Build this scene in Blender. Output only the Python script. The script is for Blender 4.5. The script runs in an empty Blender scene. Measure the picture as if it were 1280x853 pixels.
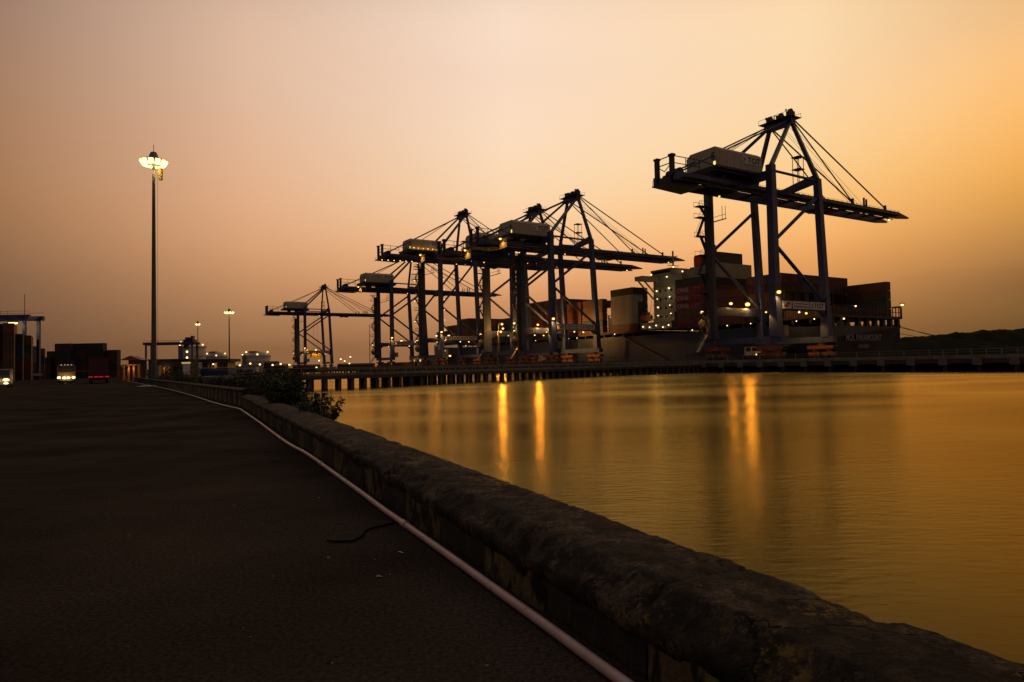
import bpy, math, random
from mathutils import Vector, Matrix, noise
random.seed(11)
S = bpy.context.scene
COL = S.collection
R = math.radians
EYE = 1.4

# ------------------------------------------------------------------ camera
PITCH, ROLL = R(2.07), R(1.15)
cam_d = bpy.data.cameras.new('camera'); cam = bpy.data.objects.new('camera', cam_d); COL.objects.link(cam)
cam_d.sensor_width = 36; cam_d.lens = 24; cam_d.clip_start = 0.05; cam_d.clip_end = 12000
_f = Vector((0, math.cos(PITCH), math.sin(PITCH))); _r = Vector((1, 0, 0)); _u = Vector((0, -math.sin(PITCH), math.cos(PITCH)))
_rr = _r*math.cos(ROLL) - _u*math.sin(ROLL); _uu = _u*math.cos(ROLL) + _r*math.sin(ROLL)
m = Matrix((( _rr.x, _uu.x, -_f.x, 0), (_rr.y, _uu.y, -_f.y, 0), (_rr.z, _uu.z, -_f.z, EYE), (0, 0, 0, 1)))
cam.matrix_world = m
S.camera = cam

# ------------------------------------------------------------------ world: hazy dusk sky
SUN_AZ, SUN_EL = R(48), R(2.5)          # to the right of the view, just above the horizon
W = bpy.data.worlds.new('World'); S.world = W; W.use_nodes = True
nt = W.node_tree; N = nt.nodes; L = nt.links; N.clear()
def lin(c): return tuple((x/255/12.92 if x/255 <= 0.04045 else ((x/255+0.055)/1.055)**2.4) for x in c)
out = N.new('ShaderNodeOutputWorld'); bg = N.new('ShaderNodeBackground'); L.new(bg.outputs[0], out.inputs[0])
tc = N.new('ShaderNodeTexCoord'); sep = N.new('ShaderNodeSeparateXYZ'); L.new(tc.outputs['Generated'], sep.inputs[0])
def math_node(op, a, b=None):
    n = N.new('ShaderNodeMath'); n.operation = op
    for i, v in enumerate((a, b)):
        if v is None: continue
        if isinstance(v, (int, float)): n.inputs[i].default_value = v
        else: L.new(v, n.inputs[i])
    return n.outputs[0]
el = math_node('ARCSINE', sep.outputs[2])
elf = math_node('DIVIDE', el, math.pi/2)
az = math_node('MULTIPLY', math_node('ARCTAN2', sep.outputs[0], sep.outputs[1]), 180/math.pi)
def ramp(stops):
    r = N.new('ShaderNodeValToRGB'); r.color_ramp.interpolation = 'CARDINAL'
    e = r.color_ramp.elements
    while len(e) > 1: e.remove(e[-1])
    e[0].position = stops[0][0]/90; e[0].color = (*lin(stops[0][1]), 1)
    for d, c in stops[1:]:
        k = e.new(d/90); k.color = (*lin(c), 1)
    L.new(elf, r.inputs[0]); return r.outputs[0]
SKY = [
 (-150, [(0, (70, 56, 50)), (10, (88, 74, 70)), (30, (92, 84, 84)), (90, (84, 82, 88))]),
 (-75, [(0, (82, 62, 50)), (10, (122, 95, 76)), (24, (120, 102, 92)), (45, (104, 95, 92)), (90, (84, 82, 88))]),
 (-37, [(0, (104, 74, 53)), (3.5, (116, 83, 60)), (8, (146, 106, 75)), (13, (170, 124, 88)), (24, (162, 128, 107)), (45, (120, 104, 96)), (90, (84, 82, 88))]),
 (-21, [(0, (140, 99, 66)), (2.5, (156, 112, 75)), (10, (220, 164, 121)), (20, (228, 186, 156)), (28, (214, 180, 156)), (50, (136, 120, 112)), (90, (84, 82, 88))]),
 (0, [(0, (156, 108, 72)), (3, (182, 127, 86)), (7, (232, 170, 120)), (12, (253, 208, 163)), (17, (255, 222, 188)), (23, (252, 221, 196)), (29, (243, 215, 192)), (52, (150, 132, 122)), (90, (84, 82, 88))]),
 (24, [(0, (138, 98, 54)), (4, (186, 130, 76)), (9, (247, 178, 108)), (14, (255, 207, 142)), (20, (254, 217, 170)), (27, (250, 213, 170)), (52, (152, 130, 112)), (90, (84, 82, 88))]),
 (37, [(0, (108, 77, 41)), (2.6, (126, 90, 50)), (6.4, (172, 121, 68)), (13, (245, 178, 94)), (22, (243, 193, 135)), (48, (140, 118, 100)), (90, (84, 82, 88))]),
 (85, [(0, (90, 64, 44)), (12, (160, 116, 76)), (24, (150, 120, 96)), (45, (112, 100, 92)), (90, (84, 82, 88))]),
 (150, [(0, (70, 56, 50)), (10, (88, 74, 70)), (30, (92, 84, 84)), (90, (84, 82, 88))]),
]
cur = ramp(SKY[0][1])
for (a0, _), (a1, st) in zip(SKY[:-1], SKY[1:]):
    mr = N.new('ShaderNodeMapRange'); mr.interpolation_type = 'SMOOTHSTEP' if abs(a1) > 60 or abs(a0) > 60 else 'LINEAR'
    L.new(az, mr.inputs[0]); mr.inputs[1].default_value = a0; mr.inputs[2].default_value = a1
    mx = N.new('ShaderNodeMix'); mx.data_type = 'RGBA'
    L.new(mr.outputs[0], mx.inputs[0]); L.new(cur, mx.inputs[6]); L.new(ramp(st), mx.inputs[7]); cur = mx.outputs[2]
# a little of the clear-air sky above the dust
sk = N.new('ShaderNodeTexSky'); sk.sky_type = 'NISHITA'; sk.sun_disc = False; sk.sun_elevation = SUN_EL; sk.sun_rotation = SUN_AZ
sk.dust_density = 6; sk.air_density = 1.5
skm = N.new('ShaderNodeMix'); skm.data_type = 'RGBA'; skm.blend_type = 'MULTIPLY'; skm.inputs[0].default_value = 1
L.new(sk.outputs[0], skm.inputs[6]); skm.inputs[7].default_value = (0.05, 0.05, 0.05, 1)
mx = N.new('ShaderNodeMix'); mx.data_type = 'RGBA'; mx.inputs[0].default_value = 0.03
L.new(cur, mx.inputs[6]); L.new(skm.outputs[2], mx.inputs[7]); L.new(mx.outputs[2], bg.inputs[0]); bg.inputs[1].default_value = 1.0

sun_d = bpy.data.lights.new('sun', 'SUN'); sun = bpy.data.objects.new('sun', sun_d); COL.objects.link(sun)
sun_d.energy = 0.012; sun_d.angle = R(8); sun_d.color = (1, 0.6, 0.3)
sd = Vector((math.sin(SUN_AZ)*math.cos(SUN_EL), math.cos(SUN_AZ)*math.cos(SUN_EL), math.sin(SUN_EL)))
sun.rotation_euler = (-sd).to_track_quat('-Z', 'Y').to_euler()
S.view_settings.view_transform = 'Standard'; S.view_settings.look = 'None'; S.view_settings.exposure = 0; S.view_settings.gamma = 1
S.render.engine = 'CYCLES'
S.cycles.max_bounces = 5; S.cycles.diffuse_bounces = 2; S.cycles.glossy_bounces = 3
S.cycles.sample_clamp_indirect = 4; S.cycles.use_light_tree = True

# ------------------------------------------------------------------ mesh helpers
class MB:
    def __init__(s): s.v = []; s.f = []; s.sm = []
    def add(s, vs, fs, smooth=False):
        o = len(s.v); s.v += [tuple(p) for p in vs]; s.f += [tuple(i+o for i in f) for f in fs]; s.sm += [smooth]*len(fs); return s
    def box(s, x0, x1, y0, y1, z0, z1):
        return s.add([(x0,y0,z0),(x1,y0,z0),(x1,y1,z0),(x0,y1,z0),(x0,y0,z1),(x1,y0,z1),(x1,y1,z1),(x0,y1,z1)],
              [(3,2,1,0),(4,5,6,7),(0,1,5,4),(1,2,6,5),(2,3,7,6),(3,0,4,7)])
    def beam(s, a, b, w, h=None, w2=None, h2=None, ref=(0,0,1)):
        a, b = Vector(a), Vector(b); h = h or w; w2 = w2 or w; h2 = h2 or h*(w2/w)
        d = (b-a).normalized(); ref = Vector(ref)
        if abs(d.dot(ref)) > 0.97: ref = Vector((1,0,0)) if abs(d.x) < .9 else Vector((0,1,0))
        x = d.cross(ref).normalized(); y = x.cross(d).normalized()
        vs = []
        for p, ww, hh in ((a, w, h), (b, w2, h2)):
            for sx, sy in ((-1,-1),(1,-1),(1,1),(-1,1)): vs.append(p + x*sx*ww/2 + y*sy*hh/2)
        return s.add(vs, [(0,1,2,3),(7,6,5,4),(0,4,5,1),(1,5,6,2),(2,6,7,3),(3,7,4,0)])
    def tube(s, a, b, r, n=8, r2=None, caps=True):
        a, b = Vector(a), Vector(b); r2 = r if r2 is None else r2; d = (b-a).normalized()
        ref = Vector((0,0,1)) if abs(d.z) < .95 else Vector((1,0,0))
        x = d.cross(ref).normalized(); y = x.cross(d).normalized(); vs = []
        for p, rr in ((a, r), (b, r2)):
            for i in range(n):
                t = 2*math.pi*i/n; vs.append(p + x*rr*math.cos(t) + y*rr*math.sin(t))
        s.add(vs, [(i, i+n, (i+1)%n+n, (i+1)%n) for i in range(n)], True)
        if caps: s.add([vs[i] for i in range(n)], [tuple(range(n))]); s.add([vs[i+n] for i in range(n)], [tuple(reversed(range(n)))])
        return s
    def path(s, pts, r, n=8):
        pts = [Vector(p) for p in pts]; rings = []
        for i, p in enumerate(pts):
            d = (pts[min(i+1, len(pts)-1)] - pts[max(i-1, 0)]).normalized()
            ref = Vector((0,0,1)) if abs(d.z) < .95 else Vector((1,0,0))
            x = d.cross(ref).normalized(); y = x.cross(d).normalized()
            rr = r[i] if isinstance(r, (list, tuple)) else r
            rings += [p + x*rr*math.cos(2*math.pi*k/n) + y*rr*math.sin(2*math.pi*k/n) for k in range(n)]
        fs = [(i*n+k, (i+1)*n+k, (i+1)*n+(k+1)%n, i*n+(k+1)%n) for i in range(len(pts)-1) for k in range(n)]
        return s.add(rings, fs, True)
    def lathe(s, prof, c=(0,0,0), n=24, smooth=True):
        vs = [(c[0]+r*math.cos(2*math.pi*k/n), c[1]+r*math.sin(2*math.pi*k/n), c[2]+z) for r, z in prof for k in range(n)]
        fs = [(i*n+k, i*n+(k+1)%n, (i+1)*n+(k+1)%n, (i+1)*n+k) for i in range(len(prof)-1) for k in range(n)]
        return s.add(vs, fs, smooth)
    def ball(s, c, r, n=8, sz=1):
        k = 6
        return s.lathe([(r*math.sin(math.pi*i/k)+1e-4, -r*sz*math.cos(math.pi*i/k)) for i in range(k+1)], c, n)
    def mesh(s, name):
        me = bpy.data.meshes.new(name); me.from_pydata(s.v, [], s.f); me.polygons.foreach_set('use_smooth', s.sm); me.update(); return me

def tag(o, label=None, cat=None, group=None, kind=None):
    if label: o['label'] = label
    if cat: o['category'] = cat
    if group: o['group'] = group
    if kind: o['kind'] = kind
    return o
def obj(name, mb, mat, parent=None, kind=None, label=None):
    me = mb.mesh(name) if isinstance(mb, MB) else mb
    o = bpy.data.objects.new(name, me); COL.objects.link(o)
    if mat is not None:
        if not len(me.materials): me.materials.append(mat)
        elif me.materials[0] is not mat: o.material_slots[0].link = 'OBJECT'; o.material_slots[0].material = mat
    if parent: o.parent = parent
    if kind: o['kind'] = kind
    if label: o['label'] = label
    return o
def thing(name, label, cat, loc=(0,0,0), rz=0, group=None):
    o = bpy.data.objects.new(name, None); COL.objects.link(o); o.location = loc; o.rotation_euler = (0,0,rz)
    return tag(o, label, cat, group)
def copy_tree(o, parent=None):
    c = o.copy(); COL.objects.link(c)
    if parent is not None: c.parent = parent
    for ch in list(o.children): copy_tree(ch, c)
    return c
def text_mesh(txt, size, depth=0.02, bold=0.0, spacing=1.0):
    cu = bpy.data.curves.new('lettering', 'FONT'); cu.body = txt; cu.size = size; cu.extrude = depth; cu.offset = bold*size
    cu.align_x = 'CENTER'; cu.align_y = 'CENTER'; cu.space_character = spacing; cu.resolution_u = 3
    o = bpy.data.objects.new('lettering', cu); COL.objects.link(o)
    dg = bpy.context.evaluated_depsgraph_get(); me = bpy.data.meshes.new_from_object(o.evaluated_get(dg))
    bpy.data.objects.remove(o); me.name = 'lettering'; return me

# ------------------------------------------------------------------ materials
def mat(name, col, rough=.6, var=.35, scale=3.0, metal=0.0, rust=None, rust_amt=.45, bump=0.0, bscale=40, coords='Object', streak=None, spec=.4):
    M = bpy.data.materials.new(name); M.use_nodes = True; t = M.node_tree; n = t.nodes; l = t.links
    p = n['Principled BSDF']; p.inputs['Roughness'].default_value = rough; p.inputs['Metallic'].default_value = metal
    p.inputs['Specular IOR Level'].default_value = spec
    c = n.new('ShaderNodeTexCoord'); mp = n.new('ShaderNodeMapping'); l.new(c.outputs[coords], mp.inputs[0])
    if streak: mp.inputs['Scale'].default_value = streak
    nz = n.new('ShaderNodeTexNoise'); nz.inputs['Scale'].default_value = scale; nz.inputs['Detail'].default_value = 6; nz.inputs['Roughness'].default_value = .65
    l.new(mp.outputs[0], nz.inputs[0])
    cr = n.new('ShaderNodeValToRGB'); cr.color_ramp.elements[0].position = .3; cr.color_ramp.elements[1].position = .72
    cr.color_ramp.elements[0].color = (*[x*(1-var) for x in col], 1); cr.color_ramp.elements[1].color = (*[min(1, x*(1+var)) for x in col], 1)
    l.new(nz.outputs[0], cr.inputs[0]); last = cr.outputs[0]
    if rust:
        n2 = n.new('ShaderNodeTexNoise'); n2.inputs['Scale'].default_value = scale*2.3; n2.inputs['Detail'].default_value = 8; l.new(mp.outputs[0], n2.inputs[0])
        mr = n.new('ShaderNodeMapRange'); l.new(n2.outputs[0], mr.inputs[0]); mr.inputs[1].default_value = 1-rust_amt-.03; mr.inputs[2].default_value = 1-rust_amt+.07
        mx = n.new('ShaderNodeMix'); mx.data_type = 'RGBA'; l.new(mr.outputs[0], mx.inputs[0]); l.new(last, mx.inputs[6]); mx.inputs[7].default_value = (*rust, 1); last = mx.outputs[2]
    l.new(last, p.inputs['Base Color'])
    if bump:
        nb = n.new('ShaderNodeTexNoise'); nb.inputs['Scale'].default_value = bscale; nb.inputs['Detail'].default_value = 5; l.new(c.outputs[coords], nb.inputs[0])
        b = n.new('ShaderNodeBump'); b.inputs['Strength'].default_value = bump; b.inputs['Distance'].default_value = .02
        l.new(nb.outputs[0], b.inputs['Height']); l.new(b.outputs[0], p.inputs['Normal'])
    return M
def emit(name, col, st):
    M = bpy.data.materials.new(name); M.use_nodes = True; t = M.node_tree; t.nodes.clear()
    e = t.nodes.new('ShaderNodeEmission'); e.inputs[0].default_value = (*col, 1); e.inputs[1].default_value = st
    o = t.nodes.new('ShaderNodeOutputMaterial'); t.links.new(e.outputs[0], o.inputs[0]); return M

M = {}
M['crane'] = mat('crane_blue_paint', (.036, .052, .14), .45, .3, .5, rust=(.05,.03,.02), rust_amt=.3)
M['crane_dark'] = mat('dark_steel', (.03, .032, .04), .6, .3, 1)
M['cable'] = mat('steel_rope', (.04, .035, .03), .6, .2, 1)
M['house'] = mat('cream_cladding', (.42, .36, .28), .6, .15, .6)
M['white_board'] = mat('white_sign_board', (.6, .56, .55), .5, .1, 2)
M['black_letter'] = mat('black_letter_paint', (.01, .01, .012), .5, .2, 4)
M['grey_letter'] = mat('faded_letter_paint', (.18, .15, .15), .6, .3, 4)
M['white_letter'] = mat('white_letter_paint', (.3, .27, .27), .6, .2, 4)
M['bogie'] = mat('bogie_orange_paint', (.17, .05, .025), .55, .4, 2, rust=(.08,.04,.025), rust_amt=.45)
M['rubber'] = mat('black_rubber', (.015, .015, .015), .8)
M['hull'] = mat('ship_hull_paint', (.016, .027, .06), .5, .35, .15, rust=(.04,.02,.014), rust_amt=.25, streak=(1,1,.35))
M['ship_white'] = mat('ship_cream_paint', (.27, .23, .16), .5, .15, .4, rust=(.2,.11,.05), rust_amt=.22)
M['ship_deck'] = mat('ship_deck_steel', (.05, .04, .04), .7, .3, .5)
M['funnel_red'] = mat('funnel_red_paint', (.55, .03, .02), .5, .2, .5)
M['concrete'] = mat('quay_concrete', (.17, .15, .125), .85, .4, .5, bump=.3, bscale=3)
M['pile'] = mat('pile_concrete', (.055, .045, .04), .85, .4, 1, bump=.3, bscale=4)
M['steel'] = mat('galvanised_steel', (.2, .19, .17), .45, .25, 2, metal=.5)
M['tank'] = mat('tank_pale_concrete', (.5, .45, .4), .8, .12, .12)
M['dark_wall'] = mat('dark_masonry', (.07, .055, .045), .85, .35, .6)
M['blue_wall'] = mat('blue_wall_paint', (.02, .04, .14), .6, .3, .8)
M['roof_red'] = mat('red_roof_sheet', (.25, .07, .04), .6, .3, 1)
M['lamplit_post'] = mat('post_lamplight_orange', (.55, .2, .05), .6, .25, 1)  # orange lamplight on kiosk and store posts is put into their colour
M['yellow'] = mat('yellow_paint', (.65, .42, .05), .5, .25, 1)
M['glass'] = mat('dark_glass', (.02, .02, .02), .1, .1, 1)
M['truck'] = mat('truck_paint', (.12, .05, .03), .4, .2, 1)
M['truck_white'] = mat('yard_truck_white', (.5, .46, .4), .45, .2, 1)
M['leaf'] = mat('leaf_green', (.045, .065, .018), .55, .5, 6)
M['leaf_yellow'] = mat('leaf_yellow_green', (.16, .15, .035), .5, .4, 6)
M['leaf_dark'] = mat('leaf_dark_green', (.025, .035, .013), .65, .5, 3)
M['twig'] = mat('twig_bark', (.05, .035, .02), .8)
M['hill'] = mat('hill_forest', (.018, .02, .01), .95, .6, .03, spec=.05)
M['pvc'] = mat('pink_grey_pvc', (.5, .36, .34), .42, .18, 5, rust=(.22,.15,.12), rust_amt=.34)
M['hose'] = mat('black_hose_rubber', (.006, .0055, .005), .95, spec=.05)
M['dry_leaf'] = mat('dry_leaf_brown', (.3, .2, .1), .7, .4, 25)
M['chip'] = mat('pale_stone_chip', (.16, .125, .1), .8, .6, 9)
M['plastic'] = mat('white_plastic_sheet', (.5, .45, .42), .5, .2, 4)
M['lamp_body'] = mat('lamp_housing', (.06, .055, .045), .5, .2, 3)
M['mast'] = mat('galvanised_mast', (.11, .1, .085), .5, .2, .8, metal=.3)
E_SOD = emit('sodium_lamp_glow', (1, .5, .1), 3.6)
E_SOD2 = emit('sodium_lamp_dim', (1, .5, .1), 2.6)
E_WARM = emit('warm_lamp_glow', (1, .64, .2), 3.4)
E_LED = emit('white_deck_lamp', (1, .72, .36), 3.4)
E_MAST = emit('mast_lamp_glow', (1, .68, .2), 4.5)
E_WIN = emit('lit_window', (1, .75, .2), 1.2)
E_HEAD = emit('headlight_glow', (1, .74, .25), 4)
E_TAIL = emit('tail_light_glow', (1, .03, .05), .35)
E_MARK = emit('marker_lamp_glow', (1, .6, .4), .7)
E_SIGN = emit('lit_sign_top', (1, .85, .25), .45)

# ---- ground materials
def asphalt():
    Mx = bpy.data.materials.new('old_asphalt'); Mx.use_nodes = True; t = Mx.node_tree; n = t.nodes; l = t.links; p = n['Principled BSDF']
    c = n.new('ShaderNodeTexCoord')
    a = n.new('ShaderNodeTexNoise'); a.inputs['Scale'].default_value = .45; a.inputs['Detail'].default_value = 8; l.new(c.outputs['Object'], a.inputs[0])
    g = n.new('ShaderNodeTexVoronoi'); g.inputs['Scale'].default_value = 95; l.new(c.outputs['Object'], g.inputs[0])
    g2 = n.new('ShaderNodeTexNoise'); g2.inputs['Scale'].default_value = 38; g2.inputs['Detail'].default_value = 6; l.new(c.outputs['Object'], g2.inputs[0])
    cr = n.new('ShaderNodeValToRGB'); e = cr.color_ramp.elements; e[0].position = .3; e[0].color = (.029,.0225,.018,1); e[1].position = .75; e[1].color = (.076,.06,.049,1)
    l.new(a.outputs[0], cr.inputs[0])
    cr2 = n.new('ShaderNodeValToRGB'); e = cr2.color_ramp.elements; e[0].position = .34; e[0].color = (.6,.6,.6,1); e[1].position = .7; e[1].color = (1.38,1.36,1.33,1)
    l.new(g2.outputs[0], cr2.inputs[0])
    mx = n.new('ShaderNodeMix'); mx.data_type = 'RGBA'; mx.blend_type = 'MULTIPLY'; mx.inputs[0].default_value = 1
    l.new(cr.outputs[0], mx.inputs[6]); l.new(cr2.outputs[0], mx.inputs[7])
    # sparse pale aggregate showing through
    vz = n.new('ShaderNodeTexVoronoi'); vz.inputs['Scale'].default_value = 30; l.new(c.outputs['Object'], vz.inputs[0])
    mr = n.new('ShaderNodeMapRange'); l.new(vz.outputs['Distance'], mr.inputs[0]); mr.inputs[1].default_value = .10; mr.inputs[2].default_value = .05
    sc = n.new('ShaderNodeSeparateColor'); l.new(vz.outputs['Color'], sc.inputs[0])
    th = n.new('ShaderNodeMath'); th.operation = 'GREATER_THAN'; th.inputs[1].default_value = .9; l.new(sc.outputs[0], th.inputs[0])
    mu = n.new('ShaderNodeMath'); mu.operation = 'MULTIPLY'; l.new(mr.outputs[0], mu.inputs[0]); l.new(th.outputs[0], mu.inputs[1])
    mx2 = n.new('ShaderNodeMix'); mx2.data_type = 'RGBA'; l.new(mu.outputs[0], mx2.inputs[0]); l.new(mx.outputs[2], mx2.inputs[6]); mx2.inputs[7].default_value = (.11,.088,.072,1)
    l.new(mx2.outputs[2], p.inputs['Base Color']); p.inputs['Roughness'].default_value = .95; p.inputs['Specular IOR Level'].default_value = .0
    b = n.new('ShaderNodeBump'); b.inputs['Strength'].default_value = .22; b.inputs['Distance'].default_value = .006
    ad = n.new('ShaderNodeMath'); ad.operation = 'ADD'; l.new(g.outputs['Distance'], ad.inputs[0]); l.new(g2.outputs[0], ad.inputs[1])
    l.new(ad.outputs[0], b.inputs['Height']); l.new(b.outputs[0], p.inputs['Normal']); return Mx
def water():
    Mx = bpy.data.materials.new('backwater'); Mx.use_nodes = True; t = Mx.node_tree; n = t.nodes; l = t.links; n.clear()
    o = n.new('ShaderNodeOutputMaterial'); c = n.new('ShaderNodeTexCoord')
    mp = n.new('ShaderNodeMapping'); mp.inputs['Rotation'].default_value = (0,0,R(8)); mp.inputs['Scale'].default_value = (.35, 1.0, 1); l.new(c.outputs['Object'], mp.inputs[0])
    n1 = n.new('ShaderNodeTexNoise'); n1.inputs['Scale'].default_value = 1.6; n1.inputs['Detail'].default_value = 5; l.new(mp.outputs[0], n1.inputs[0])
    n3 = n.new('ShaderNodeTexNoise'); n3.inputs['Scale'].default_value = 7; n3.inputs['Detail'].default_value = 4; l.new(mp.outputs[0], n3.inputs[0])
    n2 = n.new('ShaderNodeTexNoise'); n2.inputs['Scale'].default_value = .12; n2.inputs['Detail'].default_value = 3; l.new(mp.outputs[0], n2.inputs[0])
    b = n.new('ShaderNodeBump'); b.inputs['Strength'].default_value = .12; b.inputs['Distance'].default_value = .06; l.new(n1.outputs[0], b.inputs['Height'])
    b2 = n.new('ShaderNodeBump'); b2.inputs['Strength'].default_value = .45; b2.inputs['Distance'].default_value = .02; l.new(n3.outputs[0], b2.inputs['Height']); l.new(b.outputs[0], b2.inputs['Normal'])
    g = n.new('ShaderNodeBsdfGlossy'); g.inputs['Color'].default_value = (.93, .70, .245, 1); l.new(b2.outputs[0], g.inputs['Normal'])
    mr = n.new('ShaderNodeMapRange'); l.new(n2.outputs[0], mr.inputs[0]); mr.inputs[1].default_value = .3; mr.inputs[2].default_value = .7; mr.inputs[3].default_value = .15; mr.inputs[4].default_value = .23
    l.new(mr.outputs[0], g.inputs['Roughness'])
    d = n.new('ShaderNodeBsdfDiffuse'); d.inputs[0].default_value = (.02, .012, .003, 1)
    f = n.new('ShaderNodeFresnel'); f.inputs[0].default_value = 1.19
    ms = n.new('ShaderNodeMixShader'); l.new(f.outputs[0], ms.inputs[0]); l.new(d.outputs[0], ms.inputs[1]); l.new(g.outputs[0], ms.inputs[2]); l.new(ms.outputs[0], o.inputs[0])
    return Mx
M['asphalt'] = asphalt(); M['water'] = water()
M['earth'] = mat('weedy_earth', (.04, .035, .02), .95, .5, .5, bump=.6, bscale=4, spec=.1)
M['land'] = mat('far_yard_ground', (.045, .037, .03), .9, .3, .05, spec=.1)
def wall_mat(name, col, under, amt, sc=3.0, streak=(1,1,.35)):
    return mat(name, col, .85, .45, sc, rust=under, rust_amt=amt, bump=.8, bscale=28, streak=streak, spec=.2)
def coping_mat(name, lichen):
    Mx = mat(name, (.066, .049, .036), .9, .6, 3.2, rust=(.022,.018,.014), rust_amt=.5, bump=.0, spec=.15)
    t = Mx.node_tree; n = t.nodes; l = t.links; p = n['Principled BSDF']; src = p.inputs['Base Color'].links[0].from_socket
    c = n.new('ShaderNodeTexCoord')
    def noise_(sc, det=8, ro=.65):
        q = n.new('ShaderNodeTexNoise'); q.inputs['Scale'].default_value = sc; q.inputs['Detail'].default_value = det; q.inputs['Roughness'].default_value = ro; l.new(c.outputs['Object'], q.inputs[0]); return q.outputs[0]
    def rng(v, a, b_, lo=0, hi=1):
        q = n.new('ShaderNodeMapRange'); l.new(v, q.inputs[0]); q.inputs[1].default_value = a; q.inputs[2].default_value = b_; q.inputs[3].default_value = lo; q.inputs[4].default_value = hi; return q.outputs[0]
    def mul(a, b_):
        q = n.new('ShaderNodeMath'); q.operation = 'MULTIPLY'; l.new(a, q.inputs[0]); l.new(b_, q.inputs[1]); return q.outputs[0]
    def mixc(f, a, col):
        q = n.new('ShaderNodeMix'); q.data_type = 'RGBA'; l.new(f, q.inputs[0]); l.new(a, q.inputs[6]); q.inputs[7].default_value = (*col, 1); return q.outputs[2]
    grain = mixc(rng(noise_(42, 5, .8), .5, .6), src, (.014, .011, .009))
    pale = mixc(mul(rng(noise_(3.2), .5, .58), rng(noise_(26, 6, .8), .5, .55)), grain, (.15, .112, .08))
    li = mixc(mul(rng(noise_(1.7), lichen, lichen+.06), rng(noise_(17, 8, .8), .5, .54)), pale, (.22, .15, .035))
    vo = n.new('ShaderNodeTexVoronoi'); vo.feature = 'DISTANCE_TO_EDGE'; vo.inputs['Scale'].default_value = 1.5
    ds = n.new('ShaderNodeVectorMath'); ds.operation = 'MULTIPLY_ADD'; nn = n.new('ShaderNodeTexNoise'); nn.inputs['Scale'].default_value = 3; nn.inputs['Detail'].default_value = 6; l.new(c.outputs['Object'], nn.inputs[0])
    l.new(nn.outputs['Color'], ds.inputs[0]); ds.inputs[1].default_value = (.55, .55, .55); l.new(c.outputs['Object'], ds.inputs[2]); l.new(ds.outputs[0], vo.inputs[0])
    crack = mul(rng(vo.outputs['Distance'], .012, .003), rng(noise_(.9, 2), .47, .52))
    fin = mixc(crack, li, (.006, .005, .004)); l.new(fin, p.inputs['Base Color'])
    bm = n.new('ShaderNodeBump'); bm.inputs['Strength'].default_value = 1; bm.inputs['Distance'].default_value = .03
    h = n.new('ShaderNodeMath'); h.operation = 'SUBTRACT'; l.new(noise_(34, 8, .7), h.inputs[0]); l.new(crack, h.inputs[1]); l.new(h.outputs[0], bm.inputs['Height']); l.new(bm.outputs[0], p.inputs['Normal'])
    return Mx
M['cap'] = coping_mat('weathered_coping', .58); M['cap_lichen'] = coping_mat('lichened_coping', .545)
M['paint_yellow'] = wall_mat('worn_yellow_paint', (.115, .085, .04), (.012, .011, .01), .5, 5)
M['paint_black'] = wall_mat('worn_black_paint', (.03, .026, .022), (.1, .075, .04), .32, 5)
M['paint_pale'] = wall_mat('worn_pale_paint', (.17, .125, .075), (.03, .024, .018), .46, 5)

# ------------------------------------------------------------------ ground, water, hill
DW = Vector((-.4245, .9054, 0)); NW = Vector((.9054, .4245, 0)); W0 = Vector((2.0, 0, 0))
def wp(s, t=0, z=0): p = W0 + DW*s + NW*t; p.z = z; return p
K = wp(30.9)                                            # where the low wall bends
DF = Vector((-.515, .857, 0)).normalized(); NF = Vector((.857, .515, 0)).normalized()
def fp(s, t=0, z=0): p = K + DF*s + NF*t; p.z = z; return p
def sheet(name, pts, material, kind='structure'):
    mb = MB(); mb.add(pts, [tuple(range(len(pts)))]); return obj(name, mb, material, kind=kind)
p1 = wp(-9); p2 = fp(63); p3 = fp(160)
sheet('road', [(-260,-20,0), (p1.x,-20,0), (p1.x,p1.y,0), (K.x+.05,K.y,0), (p2.x,p2.y,0), (p3.x,p3.y,0), (-180,330,0), (-300,330,0)], M['asphalt'])
sheet('water', [(-6000,-3000,-1.1), (6000,-3000,-1.1), (6000,8000,-1.1), (-6000,8000,-1.1)], M['water'])
far = [(-31,83), (-52,118), (-95,215), (-160,400), (-190,620), (-140,900), (-100,1500), (-6000,6000), (-6000,-100), (-200,-100), (p3.x-60, 40)]
sheet('far_ground', [(x, y, -.03) for x, y in [(-27,79)]+far[:8]+[(-6000,-60),(-30,-60),(K.x,K.y)]], M['land'])
# embankment between the wall and the water
mb = MB(); inner = [wp(12, .6), wp(20, .6), wp(30.5, .6), fp(8, .5), fp(20, .5), fp(36, .5), fp(50, .5), fp(64, .5), fp(90, .5), fp(130, .5)]
shore = [wp(12, .65), wp(19, .95), wp(27, 2.2), Vector((-9.5,37,0)), Vector((-14,48,0)), Vector((-19,62,0)), Vector((-25,78,0)), Vector((-34,92,0)), Vector((-52,118,0)), Vector((-80,180,0))]
NB = 7; vs = []
for a, b in zip(inner, shore):
    for k in range(NB):
        t = k/(NB-1); p = a.lerp(b, t); z = .12*(1-t) - 1.3*max(0, (t-.72)/.28)**1.3 - .02
        p.z = z + .08*noise.noise(p*.6); vs.append(p)
mb.add(vs, [(i*NB+k, (i+1)*NB+k, (i+1)*NB+k+1, i*NB+k+1) for i in range(len(inner)-1) for k in range(NB-1)], True)
obj('embankment', mb, M['earth'], kind='structure')
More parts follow.
